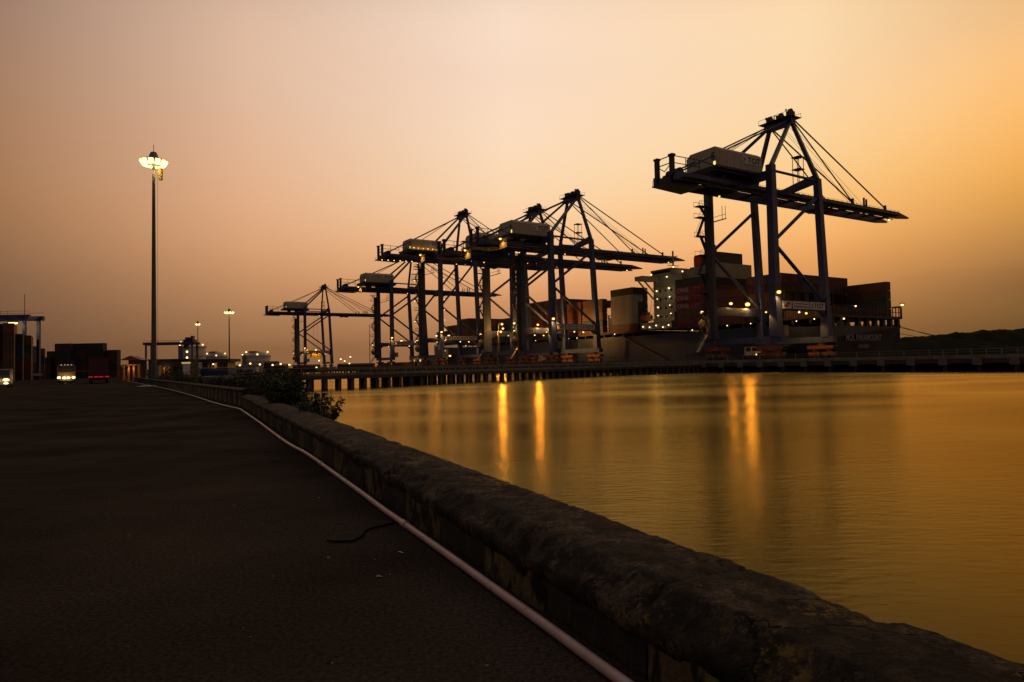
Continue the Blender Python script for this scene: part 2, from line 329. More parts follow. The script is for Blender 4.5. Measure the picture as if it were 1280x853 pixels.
# wooded hill far to the right
mb = MB(); vs = []; nx = 520
for i in range(nx):
    X = 250 + i*4.5; t = (X-250)/2340
    h = 2 + 38*(1-math.exp(-max(0, X-330)/190)) + 26*t + 2.2*noise.noise(Vector((X*.05, 0, 0))) + 1.6*noise.noise(Vector((X*.19, 3, 0))) + 1.4*abs(noise.noise(Vector((X*.33, 7, 0)))) + 1.0*noise.noise(Vector((X*.8, 2, 0)))
    for k, (f, dy) in enumerate(((0, -70), (.35, -48), (.72, -22), (.93, -6), (1, 0), (.8, 60), (0, 220))):
        hh = h*f*(1 + .05*noise.noise(Vector((X*.08, k*2.1, 1))))
        vs.append((X, 910+dy+8*noise.noise(Vector((X*.02, k, 5))), hh-1.2))
mb.add(vs, [(i*7+k, (i+1)*7+k, (i+1)*7+k+1, i*7+k+1) for i in range(nx-1) for k in range(6)], True)
obj('hill', mb, M['hill'], kind='structure')

# ------------------------------------------------------------------ sea wall beside the road
wall = thing('sea_wall', 'low weathered sea wall with rough rounded coping beside the road', 'wall')
def sm(a, b, x): t = min(1, max(0, (x-a)/(b-a))); return t*t*(3-2*t)
def zf(s): return .27 + .12*sm(4, 11, s)
def zt(s): return .40 + .035*sm(4, 12, s)
def coping(s0, s1, seed, material):
    step = .022 if s0 < 8 else (.07 if s0 < 16 else .14)
    n = max(6, int((s1-s0)/step)); prof_t = [(-.015, -.09), (-.035, -.02), (-.03, .0)]
    rows = []
    dz = 0
    ts = [i/20 for i in range(21)]
    for i in range(n+1):
        s = s0 + (s1-s0)*i/n; edge = min(s-s0, s1-s)/.10; edge = max(0., min(1., edge)); drop = (1-edge)**3*.008
        F, T = zf(s), zt(s); row = []
        row.append((.06, F-.10)); row.append((-.02, F-.085)); row.append((-.038, F-.03)); row.append((-.03, F+.012))
        for t in ts[1:]:
            z = F + (T-F)*min(1, t/(.24+.03*noise.noise(Vector((s*.8,4,2)))))**.85; row.append((-.02+.64*t, z+.012*(1-abs(2*t-1))))
        row += [(.635, T-.03), (.63, T-.13), (.5, T-.2)]
        out_ = []
        for t, z in row:
            q = Vector((s*1.7, t*3, z*3))
            d1 = noise.fractal(q*1.6, .9, 2.0, 6)*.0045; d2 = noise.fractal(q*11, .7, 2.1, 4)*.006
            pit = max(0, noise.noise(Vector((s*2.2, t*5, 9)))-.42)*.05 + max(0, .05-abs(noise.noise(Vector((s*.55, t*2.6, 17)))))*.28*(noise.noise(Vector((s*.7, t, 31))) > .02)
            big = noise.noise(Vector((s*.9, t*1.2, 2.2)))*.004 - max(0, noise.fractal(Vector((s*3.1, 1.5, 4)), .8, 2, 4)-.22)*.11*math.exp(-abs(t)/.05) - max(0, noise.fractal(Vector((s*2.3, 7.5, 4)), .8, 2, 4)-.26)*.10*math.exp(-abs(t-.62)/.04)
            out_.append(wp(s + .006*noise.noise(q*4), t + (.016 if t < .1 or t > .6 else .006)*noise.fractal(q*1.7+Vector((3,1,7)), .9, 2, 4), z + d1 + d2 + big - pit - drop + dz))
        rows.append(out_)
    m_ = len(rows[0]); mb = MB()
    mb.add([p for r in rows for p in r], [(i*m_+k, (i+1)*m_+k, (i+1)*m_+k+1, i*m_+k+1) for i in range(n) for k in range(m_-1)], True)
    mb.add(rows[0], [tuple(range(m_))]); mb.add(rows[-1], [tuple(reversed(range(m_)))])
    return obj('coping_stone', mb, material, wall)
s = -3.2; k = 0
while s < 30.3:
    ln = random.choice((2.9, 3.6, 4.2, 3.3)); e = min(30.7, s+ln)
    if 30.7-e < .9: e = 30.7
    coping(s, e-.004, k, M['cap_lichen'] if k % 3 == 1 else M['cap']); s = e; k += 1
mb = MB(); pr = [(.03, -.3), (.03, .24), (.55, .24), (.60, -.5), (.75, -2.2)]
vs = [wp(s_, t, z if z < .2 else zf(s_)-.06) for s_ in (-3.4, 5, 9, 14, 20, 30.8) for t, z in pr]; m_ = len(pr)
mb.add(vs, [(i*m_+k, (i+1)*m_+k, (i+1)*m_+k+1, i*m_+k+1) for i in range(5) for k in range(m_-1)]); obj('wall_core', mb, M['cap'], wall)
def face_panel(p_at, s0, s1, zlo, zhi, proud, material, parent, seed, step):
    n = max(3, int((s1-s0)/step)); kz = 9; rows = []
    for i in range(n+1):
        s = s0 + (s1-s0)*i/n; col_ = []
        z1 = zhi(s) if callable(zhi) else zhi
        for k in range(kz+1):
            f = k/kz; z = zlo + (z1-zlo)*f; q = Vector((s*3, z*5, seed*3.3))
            e = min(1, min(i, n-i)/1.5)
            d = proud*e + noise.fractal(q, 1, 2, 4)*.011 + max(0, noise.noise(q*1.3)-.25)*-.045
            col_.append(p_at(s, -d, z))
        rows.append(col_)
    mb = MB(); m_ = kz+1
    mb.add([p for r in rows for p in r], [(i*m_+k, i*m_+k+1, (i+1)*m_+k+1, (i+1)*m_+k) for i in range(n) for k in range(kz)], True)
    a = [p_at(s0, .08, zlo), p_at(s0, .08, zhi(s0) if callable(zhi) else zhi)]; b = [p_at(s1, .08, zlo), p_at(s1, .08, zhi(s1) if callable(zhi) else zhi)]
    mb.add([rows[0][0], rows[0][-1], a[1], a[0]], [(0,3,2,1)]); mb.add([rows[-1][0], rows[-1][-1], b[1], b[0]], [(0,1,2,3)])
    mb.add([rows[0][-1], rows[-1][-1], b[1], a[1]], [(0,1,2,3)])
    return obj('face_block', mb, material, parent)
s = -3.0; k = 0
while s < 30.4:
    ln = .86 + .1*random.random()
    face_panel(wp, s, min(30.65, s+ln-.012), -.02, lambda q: zf(q)-.055, .010 if k % 2 else .022, M['paint_yellow'] if k % 2 == 0 else M['paint_black'], wall, k, .06 if s < 9 else .16); s += ln; k += 1
# the taller ribbed parapet after the bend
par = thing('ribbed_parapet', 'far ribbed parapet with faded stripes, taller, beyond the bend of the sea wall', 'wall')
s = 0; k = 0
while s < 60:
    ln = .68
    if s < 36:
        face_panel(fp, s, s+ln-.015, -.02, .60, .01 if k % 2 else .05, M['paint_pale'] if k % 2 == 0 else M['paint_black'], par, k+50, .17)
    s += ln; k += 1
s = 0; k = 0
while s < 110:
    ln = 3.4; mb = MB(); n = 12; rows = []
    for i in range(n+1):
        ss = s + (ln-.02)*i/n
        rows.append([fp(ss, t + .01*noise.noise(Vector((ss*2, t*5, k))), z + .018*noise.noise(Vector((ss*2.5, t*7, k+3.)))) for t, z in ((.06, .55), (-.06, .56), (-.055, .64), (.1, .665), (.42, .66), (.5, .63), (.5, .5))])
    mb.add([p for r in rows for p in r], [(i*7+q, (i+1)*7+q, (i+1)*7+q+1, i*7+q+1) for i in range(n) for q in range(6)], True)
    mb.add(rows[0], [tuple(range(7))]); mb.add(rows[-1], [tuple(reversed(range(7)))])
    obj('coping_stone', mb, M['cap'], par); s += ln; k += 1
mb = MB()
for a, b in ((0, 111),):
    mb.add([fp(a,.04,-.2), fp(b,.04,-.2), fp(b,.04,.6), fp(a,.04,.6), fp(a,.44,-.6), fp(b,.44,-.6), fp(b,.44,.6), fp(a,.44,.6)], [(0,1,2,3),(7,6,5,4),(0,4,5,1),(3,2,6,7),(0,3,7,4),(1,5,6,2)])
obj('wall_core', mb, M['cap'], par)

# ------------------------------------------------------------------ water pipe, hose, litter
def gpx(px, py, z=0):   # ground position of a mark seen in the photograph
    x = (px-640)/853.33; y = -(py-426.5)/853.33
    d = _rr*x + _uu*y + _f; t = (z-EYE)/d.z; return Vector((d.x*t, d.y*t, z))
def cr_pt(P, t):
    n = len(P)-1; i = min(n-1, int(t)); f = t-i; g = lambda j: P[max(0, min(n, j))]
    a, b, c, d = g(i-1), g(i), g(i+1), g(i+2)
    return .5*((2*b)+(c-a)*f+(2*a-5*b+4*c-d)*f*f+(3*b-a-3*c+d)*f**3)
pipe = thing('water_pipe', 'pale pink plastic pipe lying on the road along the sea wall', 'pipe')
def pp(s, t, z=.045): return wp(s, t, z)
ctlp = [gpx(*q, .03) for q in ((900,942),(840,897.5),(780,853),(740,824),(680,780),(620,737),(560,693.5),(500,651),(480,637),(450,614.5),(420,593),(402,580),(390,571.5),(379,564.5),(368,559),(358,553),(346,544.5),(334,535.5),(322,526.5),(311,519),(300,511.5),(293,508),(284,504.5),(270,500),(245,493),(215,486),(185,480.5))] + [fp(100, -.5, .03), fp(120, -.5, .03)]
pts = []
for i in range(len(ctlp)-1):
    for k in range(6 if i < 21 else 4): pts.append(cr_pt(ctlp, i+k/(6 if i < 21 else 4)))
for i, p in enumerate(pts):
    p.z = .03
    if i > 120: p -= NF*min(.42, (i-120)*.035)
mb = MB(); mb.path(pts, .0265, 12); obj('pipe_run', mb, M['pvc'], pipe)
for idx in (41, 66, 93):
    a, b = pts[idx], pts[idx+1]; d = (b-a).normalized(); mb = MB(); mb.tube(a-d*.02, a+d*.10, .0315, 14); mb.tube(a-d*.026, a-d*.008, .034, 14); obj('coupling', mb, M['pvc'], pipe)
hp = [gpx(*q, .012) for q in ((409,676),(418,677),(430,677),(440,676.5),(448,673),(454,669),(455,665),(461,661.5),(470,659),(480,657),(492,654),(500,651))]
mb = MB(); mb.path(hp, [.0085]*len(hp), 8); tag(obj('rubber_hose', mb, M['hose']), 'short black hose lying on the asphalt, running under the pipe', 'hose')
def leaf_mesh(mb, c, ax, side, up, ln, wd, fold=.25):
    a = c; n = 4; L_ = []; Rr = []; C_ = []
    for i in range(n+1):
        f = i/n; w = wd*math.sin(math.pi*min(1, .06+.94*f)**.8)*.5; p = a + ax*ln*f + up*(-.22*ln*f*f)
        C_.append(p); L_.append(p - side*w + up*w*fold); Rr.append(p + side*w + up*w*fold)
    v = []; 
    for i in range(n+1): v += [L_[i], C_[i], Rr[i]]
    mb.add(v, [(i*3+k, i*3+k+1, (i+1)*3+k+1, (i+1)*3+k) for i in range(n) for k in range(2)], True)
mb = MB(); c = gpx(470, 721, .006); leaf_mesh(mb, c, Vector((.95,.3,.05)).normalized(), Vector((-.3,.95,0)), Vector((0,0,1)), .05, .036)
tag(obj('dry_leaf', mb, M['dry_leaf']), 'curled dry tan leaf lying alone on the asphalt below the hose', 'leaf')
mb = MB(); c = gpx(497, 690, .006); leaf_mesh(mb, c, Vector((.9,-.2,.05)).normalized(), Vector((.2,.9,0)), Vector((0,0,1)), .055, .02)
tag(obj('paper_scrap', mb, M['plastic']), 'thin pale scrap on the asphalt between hose and pipe', 'litter')
mb = MB(); c = gpx(195, 482.5, .01); n = 9; vs = []
for i in range(n):
    for j in range(5): vs.append((c.x + (i-4)*.34 + .1*noise.noise(Vector((i, j, 1))), c.y + (j-2)*.7, .02 + .12*abs(noise.noise(Vector((i*.8, j*.9, 4))))*(1 if 0 < i < n-1 and 0 < j < 4 else 0)))
mb.add(vs, [(i*5+j, (i+1)*5+j, (i+1)*5+j+1, i*5+j+1) for i in range(n-1) for j in range(4)], True)
tag(obj('plastic_sheet', mb, M['plastic']), 'crumpled white plastic sheet on the road by the far parapet', 'plastic sheet')
mb = MB()
for i in range(260):
    X = random.uniform(-3.5, 3.2); Y = random.uniform(2.2, 9.5)**1.0
    lim = 2.0 - .469*Y - .05
    if X > lim or (random.random() > .55 and X < lim-1.6): continue
    r = random.choice((.002, .003, .003, .004, .005, .008))*random.uniform(.7, 1.3)
    mb.box(X-r, X+r*random.uniform(.6, 1.4), Y-r, Y+r*random.uniform(.6, 1.6), 0.0005, r*1.1)
obj('gravel_chips', mb, M['chip'], kind='stuff')

# ------------------------------------------------------------------ vegetation
def rnd_dir():
    while True:
        v = Vector((random.uniform(-1,1), random.uniform(-1,1), random.uniform(-1,1)))
        if .05 < v.length < 1: return v.normalized()
def bush(name, label, c, rx, rz, n, ll, material, group, cat='bush'):
    t = thing(name, label, cat, c, 0, group)
    lob = [(Vector((random.uniform(-.6,.6)*rx, random.uniform(-.6,.6)*rx, rz*random.uniform(.35, .95))), random.uniform(.35, .62)*min(rx, rz)) for _ in range(9)]
    mb = MB()
    for i in range(n):
        lc, lr = random.choice(lob); d = rnd_dir(); p = lc + d*lr*random.uniform(.35, 1.12); 
        if p.z < .02: p.z = .02+random.random()*.1
        ax = (d + rnd_dir()*.8 + Vector((0,0,-.2))).normalized(); side = ax.cross(rnd_dir()).normalized(); up = side.cross(ax)
        l_ = ll*random.uniform(.6, 1.3); w = l_*random.uniform(.35, .55)
        a = p; mb.add([a, a+ax*l_*.5-side*w*.5+up*w*.15, a+ax*l_, a+ax*l_*.5+side*w*.5+up*w*.15], [(0,1,2,3)])
    obj('foliage', mb, material, t, kind='stuff')
    mb = MB()
    for lc, lr in lob: mb.path([Vector((random.uniform(-.1,.1)*rx, random.uniform(-.1,.1)*rx, -.15)), lc*.5+Vector((0,0,.05)), lc], [.035, .025, .012], 5)
    obj('stem', mb, M['twig'], t); return t
BL = [(22.5, .75, .55, 1.1, 'small dark bush nearest the camera behind the leafy shrub'),
      (26.0, .95, .85, 1.35, 'dense dark bush behind the sea wall where the embankment widens'),
      (29.2, 1.2, 1.0, 1.5, 'tallest dark bush on the embankment before the bend in the wall'),
      (32.6, 1.5, 1.15, 1.45, 'wide dark bush beside the bend in the wall')]
for s_, t_, rx, rz, lb in BL: bush('embankment_bush', lb, wp(s_, t_, -.1), rx, rz*.8, 1500, .14, M['leaf_dark'], 'bushes on the embankment')
for s_, t_, rx, rz, lb in ((5, 2.2, 1.5, 1.2, 'round dark bush just behind the near end of the ribbed parapet'), (12, 2.6, 1.6, 1.15, 'low spreading bush halfway along the ribbed parapet'),
                           (20, 2.6, 1.7, 1.2, 'dark bush behind the ribbed parapet, below the blue cabin'), (29, 3.2, 1.9, 1.05, 'low bush behind the parapet in front of the yellow fence'),
                           (44, 2.5, 2.2, 1.0, 'spreading weeds behind the parapet beside the notice board'), (58, 2.2, 2.6, 1.9, 'bush growing at the foot of the tall lamp mast'), (14, 4.6, 2.0, 1.25, 'dark bush at the water edge beside the start of the jetty'),
                           (26, 6.6, 2.6, 1.3, 'dark bush at the root of the jetty')):
    bush('parapet_bush', lb, fp(s_, t_, -.1), rx, rz*.78, 1300, .2, M['leaf_dark'], 'bushes on the embankment')
# leafy shrub hanging over the wall
sh = thing('leafy_shrub', 'broad leaved shrub with yellowing leaves leaning over the sea wall', 'shrub', wp(17.6, .95, -.2))
base = sh.location; mbs = MB(); mbg = MB(); mby = MB(); tips = []
random.seed(5)
for i in range(44):
    a = random.uniform(0, 6.28); e = Vector((math.cos(a)*random.uniform(.1, .55), math.sin(a)*random.uniform(.1, .5), random.uniform(.5, 1.12)))
    mid = e*.55 + Vector((0,0,.1)); mbs.path([(0,0,0), mid, e], [.012, .008, .004], 5); tips.append(e)
    for j in range(9):
        f = random.uniform(.45, 1.02); p = (mid.lerp(e, (f-.5)*2) if f > .5 else mid*f*2)
        ax = (Vector((p.x, p.y, 0)).normalized()*.8 + rnd_dir()*.7 + Vector((0,0,-.25))).normalized(); side = ax.cross(Vector((0,0,1))+rnd_dir()*.5).normalized(); up = side.cross(ax).normalized()
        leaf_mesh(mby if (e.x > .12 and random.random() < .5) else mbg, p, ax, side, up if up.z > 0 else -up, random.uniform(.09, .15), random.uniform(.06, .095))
sp_b = Vector((.15, -.2, .4)); d1 = wp(15.25, .84, .52) - base; mbs.path([sp_b, sp_b.lerp(d1, .55)+Vector((0,0,.0)), d1], [.008, .006, .004], 5)
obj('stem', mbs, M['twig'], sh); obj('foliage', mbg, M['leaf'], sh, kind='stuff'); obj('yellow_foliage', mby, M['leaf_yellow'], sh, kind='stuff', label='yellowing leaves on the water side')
for ax, ln in ((Vector((.3,-.1,-.95)), .17), (Vector((-.25,.1,-.97)), .15), (Vector((.75,0,-.6)), .15), (Vector((-.2,-.2,.35)), .08), (Vector((.15,.2,-.97)), .18)):
    mb = MB(); ax = ax.normalized(); side = ax.cross(Vector((0,1,.2))).normalized(); leaf_mesh(mb, d1, ax, side, Vector((0,-1,.1)), ln, ln*.55, .15); obj('leaf', mb, M['leaf_dark'], sh)
random.seed(21)
# rough grass along the embankment and on the jetty
mb = MB()
for i in range(5200):
    if random.random() < .5:
        s_ = random.uniform(19, 30.5); t_ = random.uniform(.7, .9+(s_-19)*.13); p = wp(s_, t_, -.02); hgt = random.uniform(.15, .45)
    else:
        s_ = random.uniform(0, 70); t_ = random.uniform(.6, 4.5); p = fp(s_, t_, -.02); hgt = random.uniform(.2, .7)
    a = random.uniform(0, 6.28); w = .012 + s_*.0006; dx, dy = math.cos(a), math.sin(a); lean = random.uniform(-.4, .4)*hgt
    mb.add([(p.x-dx*w, p.y-dy*w, p.z-.1), (p.x+dx*w, p.y+dy*w, p.z-.1), (p.x+dy*lean, p.y-dx*lean, p.z+hgt)], [(0,1,2)])
obj('rough_grass', mb, M['leaf_dark'], kind='stuff')

# ------------------------------------------------------------------ quay
BV = Vector((.846, .53, 0)).normalized(); QV = Vector((-.53, .846, 0)).normalized(); RZ = math.atan2(BV.y, BV.x)
def bq(b, v, z=0): p = BV*b + QV*v; p.z = z; return p
DZ = 1.7
quay = thing('container_quay', 'long concrete container quay on piles under the cranes', 'quay', (0,0,0), RZ)
QA, QB = -60, 430
mb = MB(); mb.box(124, 150.6, QA, QB, 1.05, DZ); obj('deck', mb, M['concrete'], quay)
mb = MB(); mb.box(149.6, 150.4, QA+.2, QB-.2, -3, 1.05); obj('added_backing_wall', mb, M['pile'], quay)  # solid wall added to close the view, keeping the space under the deck dark
capm = MB().box(-.5, 1.6, -.7, .7, 0.02, 1.18).mesh('pile_cap')
v = QA+3; PV = []
while v < QB: PV.append(v); v += 5.3
for v in PV:
    o = obj('pile_cap', capm, M['concrete'], quay); o.location = (124, v, 0)
pm = MB().tube((0,0,-4), (0,0,.02), .42, 8).mesh('pile')
for v in PV:
    for b in (124.5, 131, 138):
        if b > 125 and v > 260: continue
        o = obj('pile', pm, M['pile'], quay); o.location = (b, v, 0)
mb = MB(); mb.box(123.72, 124.0, QA, QB, .3, 1.0); obj('fender_beam', mb, M['pile'], quay)
mb = MB()
for b in (128.4, 147.2): mb.box(b-.06, b+.06, QA, QB, DZ, DZ+.12)
obj('crane_rail', mb, M['crane_dark'], quay, kind='stuff')
rail = thing('quay_railing', 'low post and rail fence along the land edge of the quay', 'railing', (0,0,0), RZ)
pm2 = MB().box(-.05, .05, -.05, .05, 0, 1.0).mesh('post')
v = QA+1; k = 0
while v < 250:
    o = obj('post', pm2, M['steel'], rail); o.location = (124.3, v, DZ); v += 2.2 if v < 60 else 4.4; k += 1
mb = MB(); mb.box(124.27, 124.33, QA+1, 250, DZ+.9, DZ+.96); obj('top_rail', mb, M['steel'], rail)
mb = MB(); mb.box(124.27, 124.33, QA+1, 250, DZ+.45, DZ+.5); obj('middle_rail', mb, M['steel'], rail)

# ------------------------------------------------------------------ approach jetty (curved trestle on piles)
jet = thing('approach_jetty', 'long low jetty on closely spaced piles curving from the embankment to the quay', 'jetty')
ctl = [Vector((-33,74,0)), Vector((-24.5,80.5,0)), Vector((-18.7,88.5,0)), Vector((-5.1,108,0)), Vector((19.7,140,0)), Vector((37.8,155,0)), Vector((53,172,0))]
path = [cr_pt(ctl, i/40) for i in range(0, 6*40+1)]
acc = [0]; 
for a, b in zip(path, path[1:]): acc.append(acc[-1]+(b-a).length)
def jp(d):
    for i in range(len(acc)-1):
        if acc[i+1] >= d: 
            f = (d-acc[i])/(acc[i+1]-acc[i]); p = path[i].lerp(path[i+1], f); t = (path[i+1]-path[i]).normalized(); return p, Vector((-t.y, t.x, 0))
    t = (path[-1]-path[-2]).normalized(); return path[-1], Vector((-t.y, t.x, 0))
LJ = acc[-1]; nS = 46
def strip(prof):
    vs = []; m_ = len(prof)
    for i in range(nS+1):
        p, nrm = jp(LJ*i/nS)
        for t, z in prof: q = p + nrm*t; q.z = z + .25*sm(.5, 1, i/nS); vs.append(q)
    fs = [(i*m_+k, (i+1)*m_+k, (i+1)*m_+(k+1)%m_, i*m_+(k+1)%m_) for i in range(nS) for k in range(m_)]
    return MB().add(vs, fs).add(vs[:m_], [tuple(range(m_))]).add(vs[-m_:], [tuple(reversed(range(m_)))])
obj('deck', strip([(-.2, .42), (-.2, .9), (5.4, .9), (5.4, .42)]), M['concrete'], jet)
obj('edge_beam', strip([(-.32, .18), (-.32, .62), (.22, .62), (.22, .18)]), M['pile'], jet)
obj('back_beam', strip([(4.9, .18), (4.9, .62), (5.3, .62), (5.3, .18)]), M['pile'], jet)
pm3 = MB().box(-.27, .27, -.27, .27, -3.5, .2).mesh('pile')
d = 7.0
while d < LJ-2:
    for t in (.05, 5.05):
        p, nrm = jp(d); q = p + nrm*t; o = obj('pile', pm3, M['pile'], jet); o.location = (q.x, q.y, .25*sm(.5, 1, d/LJ)); o.rotation_euler = (0, 0, math.atan2(nrm.y, nrm.x))
    d += 2.15
mb = strip([(-.05, 1.55), (-.05, 1.62), (.02, 1.62), (.02, 1.55)]); obj('handrail', mb, M['steel'], jet)
pst = MB().box(-.04, .04, -.04, .04, .9, 1.58).mesh('rail_post'); d = 6
while d < LJ-1:
    p, nrm = jp(d); o = obj('rail_post', pst, M['steel'], jet); o.location = (p.x, p.y, .25*sm(.5, 1, d/LJ)); d += 2.15
mb = MB()
for i in range(3600):
    d = random.uniform(2, LJ); p, nrm = jp(d); q = p + nrm*random.uniform(.3, 5.2); h = random.uniform(.1, .55)*(1.2 if noise.noise(Vector((d*.25, 0, 0))) > 0 else .5); z = .9 + .25*sm(.5, 1, d/LJ)
    a = random.uniform(0, 6.28); w = .05; dx, dy = math.cos(a)*w, math.sin(a)*w
    mb.add([(q.x-dx, q.y-dy, z-.02), (q.x+dx, q.y+dy, z-.02), (q.x+dy*3, q.y-dx*3, z+h)], [(0,1,2)])
obj('jetty_grass', mb, M['leaf_dark'], kind='stuff')

# ------------------------------------------------------------------ lamps
bulb_me = MB().ball((0,0,0), 1, 10).mesh('bulb')
def light(name, parent, loc, watts, col=(1,.45,.09), r=.25, kind='POINT', aim=None, spot=None):
    d = bpy.data.lights.new(name, kind); d.energy = watts; d.color = col; d.shadow_soft_size = r
    o = bpy.data.objects.new(name, d); COL.objects.link(o); o.parent = parent; o.location = loc
    if kind == 'SPOT':
        d.spot_size = R(spot or 120); d.spot_blend = .6; o.rotation_euler = Vector(aim or (0,0,-1)).to_track_quat('-Z', 'Y').to_euler()
    return o
def lamp(parent, loc, r, mat_, watts=0, name='flood_lamp', d=(0,0,-1), sz=1):
    """housing (part) with its bulb (sub-part)"""
    mb = MB(); mb.box(-r*1.1, r*1.1, -r*.9, r*.9, r*.55, r*1.05); mb.box(-r*.2, r*.2, -r*.2, r*.2, r*1.05, r*1.6)
    h = obj(name, mb, M['lamp_body'], parent); h.location = loc
    b = obj('bulb', bulb_me, mat_, h); b.scale = (r*.85, r*.85, r*.6*sz)
    if watts: light('lamp_light', h, (0, 0, -r*1.4), watts, r=r)
    return h

# ------------------------------------------------------------------ ship-to-shore crane
def letters(txt, size, parent, loc, rot, material, bold=.0, spacing=1.0, name='lettering', depth=.02, sx=1):
    o = obj(name, text_mesh(txt, size, depth, bold, spacing), material, parent); o.location = loc; o.rotation_euler = rot; o.scale = (sx, 1, 1); return o
def build_crane(H=38.3, AP=57.3, number='5', lights_on=True):
    t = thing('quay_crane', 'crane', 'crane', (0,0,0), RZ, 'ship to shore cranes along the quay')
    C = M['crane']; top = H+4.9; gz0, gz1 = H, H+1.8
    for y in (-9, 9):
        obj('leg', MB().beam((0,y,5.0), (0,y,14), 2.3, 1.9, 1.75, 1.7).beam((0,y,14), (0,y,top), 1.75, 1.7, 1.55, 1.55), C, t)
        obj('leg', MB().beam((18.5,y,5.0), (18.3,y,14), 2.0, 1.8, 1.6, 1.5).beam((18.3,y,14), (16.9,y,top-1.1), 1.6, 1.5, 1.35, 1.35), C, t)
        mb = MB().box(.8, 17.5, y-.6, y+.6, 10.9, 12.9)
        for x, sx in ((.85, 1), (17.45, -1)): mb.add([(x,y-.55,9.6),(x+1.4*sx,y-.55,10.9),(x,y-.55,10.9),(x,y+.55,9.6),(x+1.4*sx,y+.55,10.9),(x,y+.55,10.9)], [(0,1,2),(5,4,3),(0,3,4,1)])
        obj('portal_beam', mb, C, t)
        obj('diagonal_brace', MB().tube((.4,y,26.2), (16.9,y,H-.4), .42, 8), C, t); obj('diagonal_brace', MB().tube((.4,y,25.6), (17.6,y,13.2), .42, 8), C, t)
        obj('tie_pipe', MB().tube((.6,y,top-1.2), (16.6,y,top-1.5), .32, 8), C, t)
    for x in (0, 18.5): obj('sill_beam', MB().box(x-.75, x+.75, -11, 11, 3.7, 5.05), C, t)
    obj('cross_beam', MB().box(-.6, .6, -8.3, 8.3, gz1+.03, gz1+1.9), C, t)
    mb = MB()
    for s_ in (-1, 1):
        pr = [(0, gz1+.03), (8.3, gz1+1.1), (8.3, gz1+3.0), (4.5, gz1+2.4), (0, gz1+1.5)]
        vs = [(16.3, s_*a, z) for a, z in pr] + [(17.5, s_*a, z) for a, z in pr]; n = 5
        mb.add(vs, [tuple(range(n)), tuple(reversed(range(n, 2*n)))] + [(i, i+n, (i+1)%n+n, (i+1)%n) for i in range(n)])
    obj('cross_beam', mb, C, t)
    # apex frame
    ax = 16.0
    for s_ in (-1, 1):
        obj('apex_frame_leg', MB().beam((16.9,s_*9,top-1.1), (ax+.4,s_*3.2,AP), .95, .9, .8), C, t)
        obj('apex_frame_leg', MB().beam((.3,s_*9,top), (ax-.5,s_*3.2,AP), .85, .8, .75), C, t)
        obj('backstay', MB().tube((ax-.6,s_*3.2,AP+.6), (-21.5,s_*2.6,gz1+.3), .2, 6), C, t)
        obj('forestay', MB().tube((ax+.8,s_*3.2,AP+.6), (40.9,s_*3.0,gz1+.5), .17, 6), C, t)
        obj('forestay', MB().tube((ax+.9,s_*3.3,AP+.9), (56.1,s_*3.0,gz1+.5), .19, 6), C, t)
    obj('apex_beam', MB().box(ax-.8, ax+.8, -3.9, 3.9, AP-.5, AP+1.1), C, t)
    mb = MB().box(ax-2.2, ax+2.4, -4.5, 4.5, AP+1.12, AP+1.25)
    for y in (-4.4, -2.2, 0, 2.2, 4.4):
        for x in (ax-2.1, ax+2.3): mb.tube((x,y,AP+1.2), (x,y,AP+2.3), .05, 4)
    for x in (ax-2.1, ax+2.3): mb.tube((x,-4.4,AP+2.3), (x,4.4,AP+2.3), .05, 4)
    obj('apex_platform', mb, M['crane_dark'], t)
    for y, h, w in ((-3.2, 1.5, .9), (-.6, 1.2, 1.3), (2.6, 1.4, .8)): obj('sheave_block', MB().box(ax-w, ax+w, y-.6, y+.6, AP+1.26, AP+1.2+h).tube((ax,y-.35,AP+h+1.2),(ax,y+.35,AP+h+1.2),.7,12), M['crane_dark'], t)
    obj('mast_light', MB().tube((ax,-2.0,AP+1.2), (ax,-2.0,AP+3.3), .07, 5).ball((ax,-2.0,AP+3.5), .25, 6), M['crane_dark'], t)
    obj('davit', MB().tube((ax-.6,1.0,AP+1.2), (ax-.6,1.0,AP+2.8), .12, 5).tube((ax-.6,1.0,AP+2.8), (ax-.4,-1.0,AP+2.4), .1, 5), M['crane_dark'], t)
    obj('weather_mast', MB().tube((ax,3.7,AP+1.2), (ax,3.7,AP+2.8), .1, 5).ball((ax,3.7,AP+3.1), .35, 6), M['crane_dark'], t)
    # girders and boom
    for s_ in (-1, 1):
        y = s_*3.0
        obj('girder', MB().box(-23.5, 18.2, y-.5, y+.5, gz0, gz1), C, t)
        mb = MB().box(18.9, 62, y-.45, y+.45, gz0+.05, gz1)
        mb.add([(62,y-.45,gz0+.05),(62,y+.45,gz0+.05),(62,y+.45,gz1),(62,y-.45,gz1),(67.5,y-.3,gz0+.5),(67.5,y+.3,gz0+.5),(67.5,y+.3,gz0+.85),(67.5,y-.3,gz0+.85)], [(4,5,6,7),(0,4,7,3),(1,2,6,5),(3,7,6,2),(0,1,5,4)])
        obj('boom', mb, C, t)
        obj('stay_bracket', MB().beam((40.9,y,gz1-.1), (40.9,y,gz1+1.5), .7, .3), C, t); obj('stay_bracket', MB().beam((56.1,y,gz1-.1), (56.1,y,gz1+1.3), .7, .3), C, t)
        obj('boom_post', MB().box(46, 46.3, y-.2, y+.2, gz1, gz1+2.3).box(47.1, 47.4, y-.2, y+.2, gz1, gz1+2.0), M['crane_dark'], t)
        obj('trolley_rail', MB().box(-23, 61, y-s_*.7-.1, y-s_*.7+.1, gz0-.25, gz0), M['crane_dark'], t)
    mb = MB()
    for i in range(13):
        x = -22 + i*7.0
        if abs(x-18.5) > 1: mb.box(x, x+.45, -2.48, 2.48, gz0+.8, gz0+1.4)
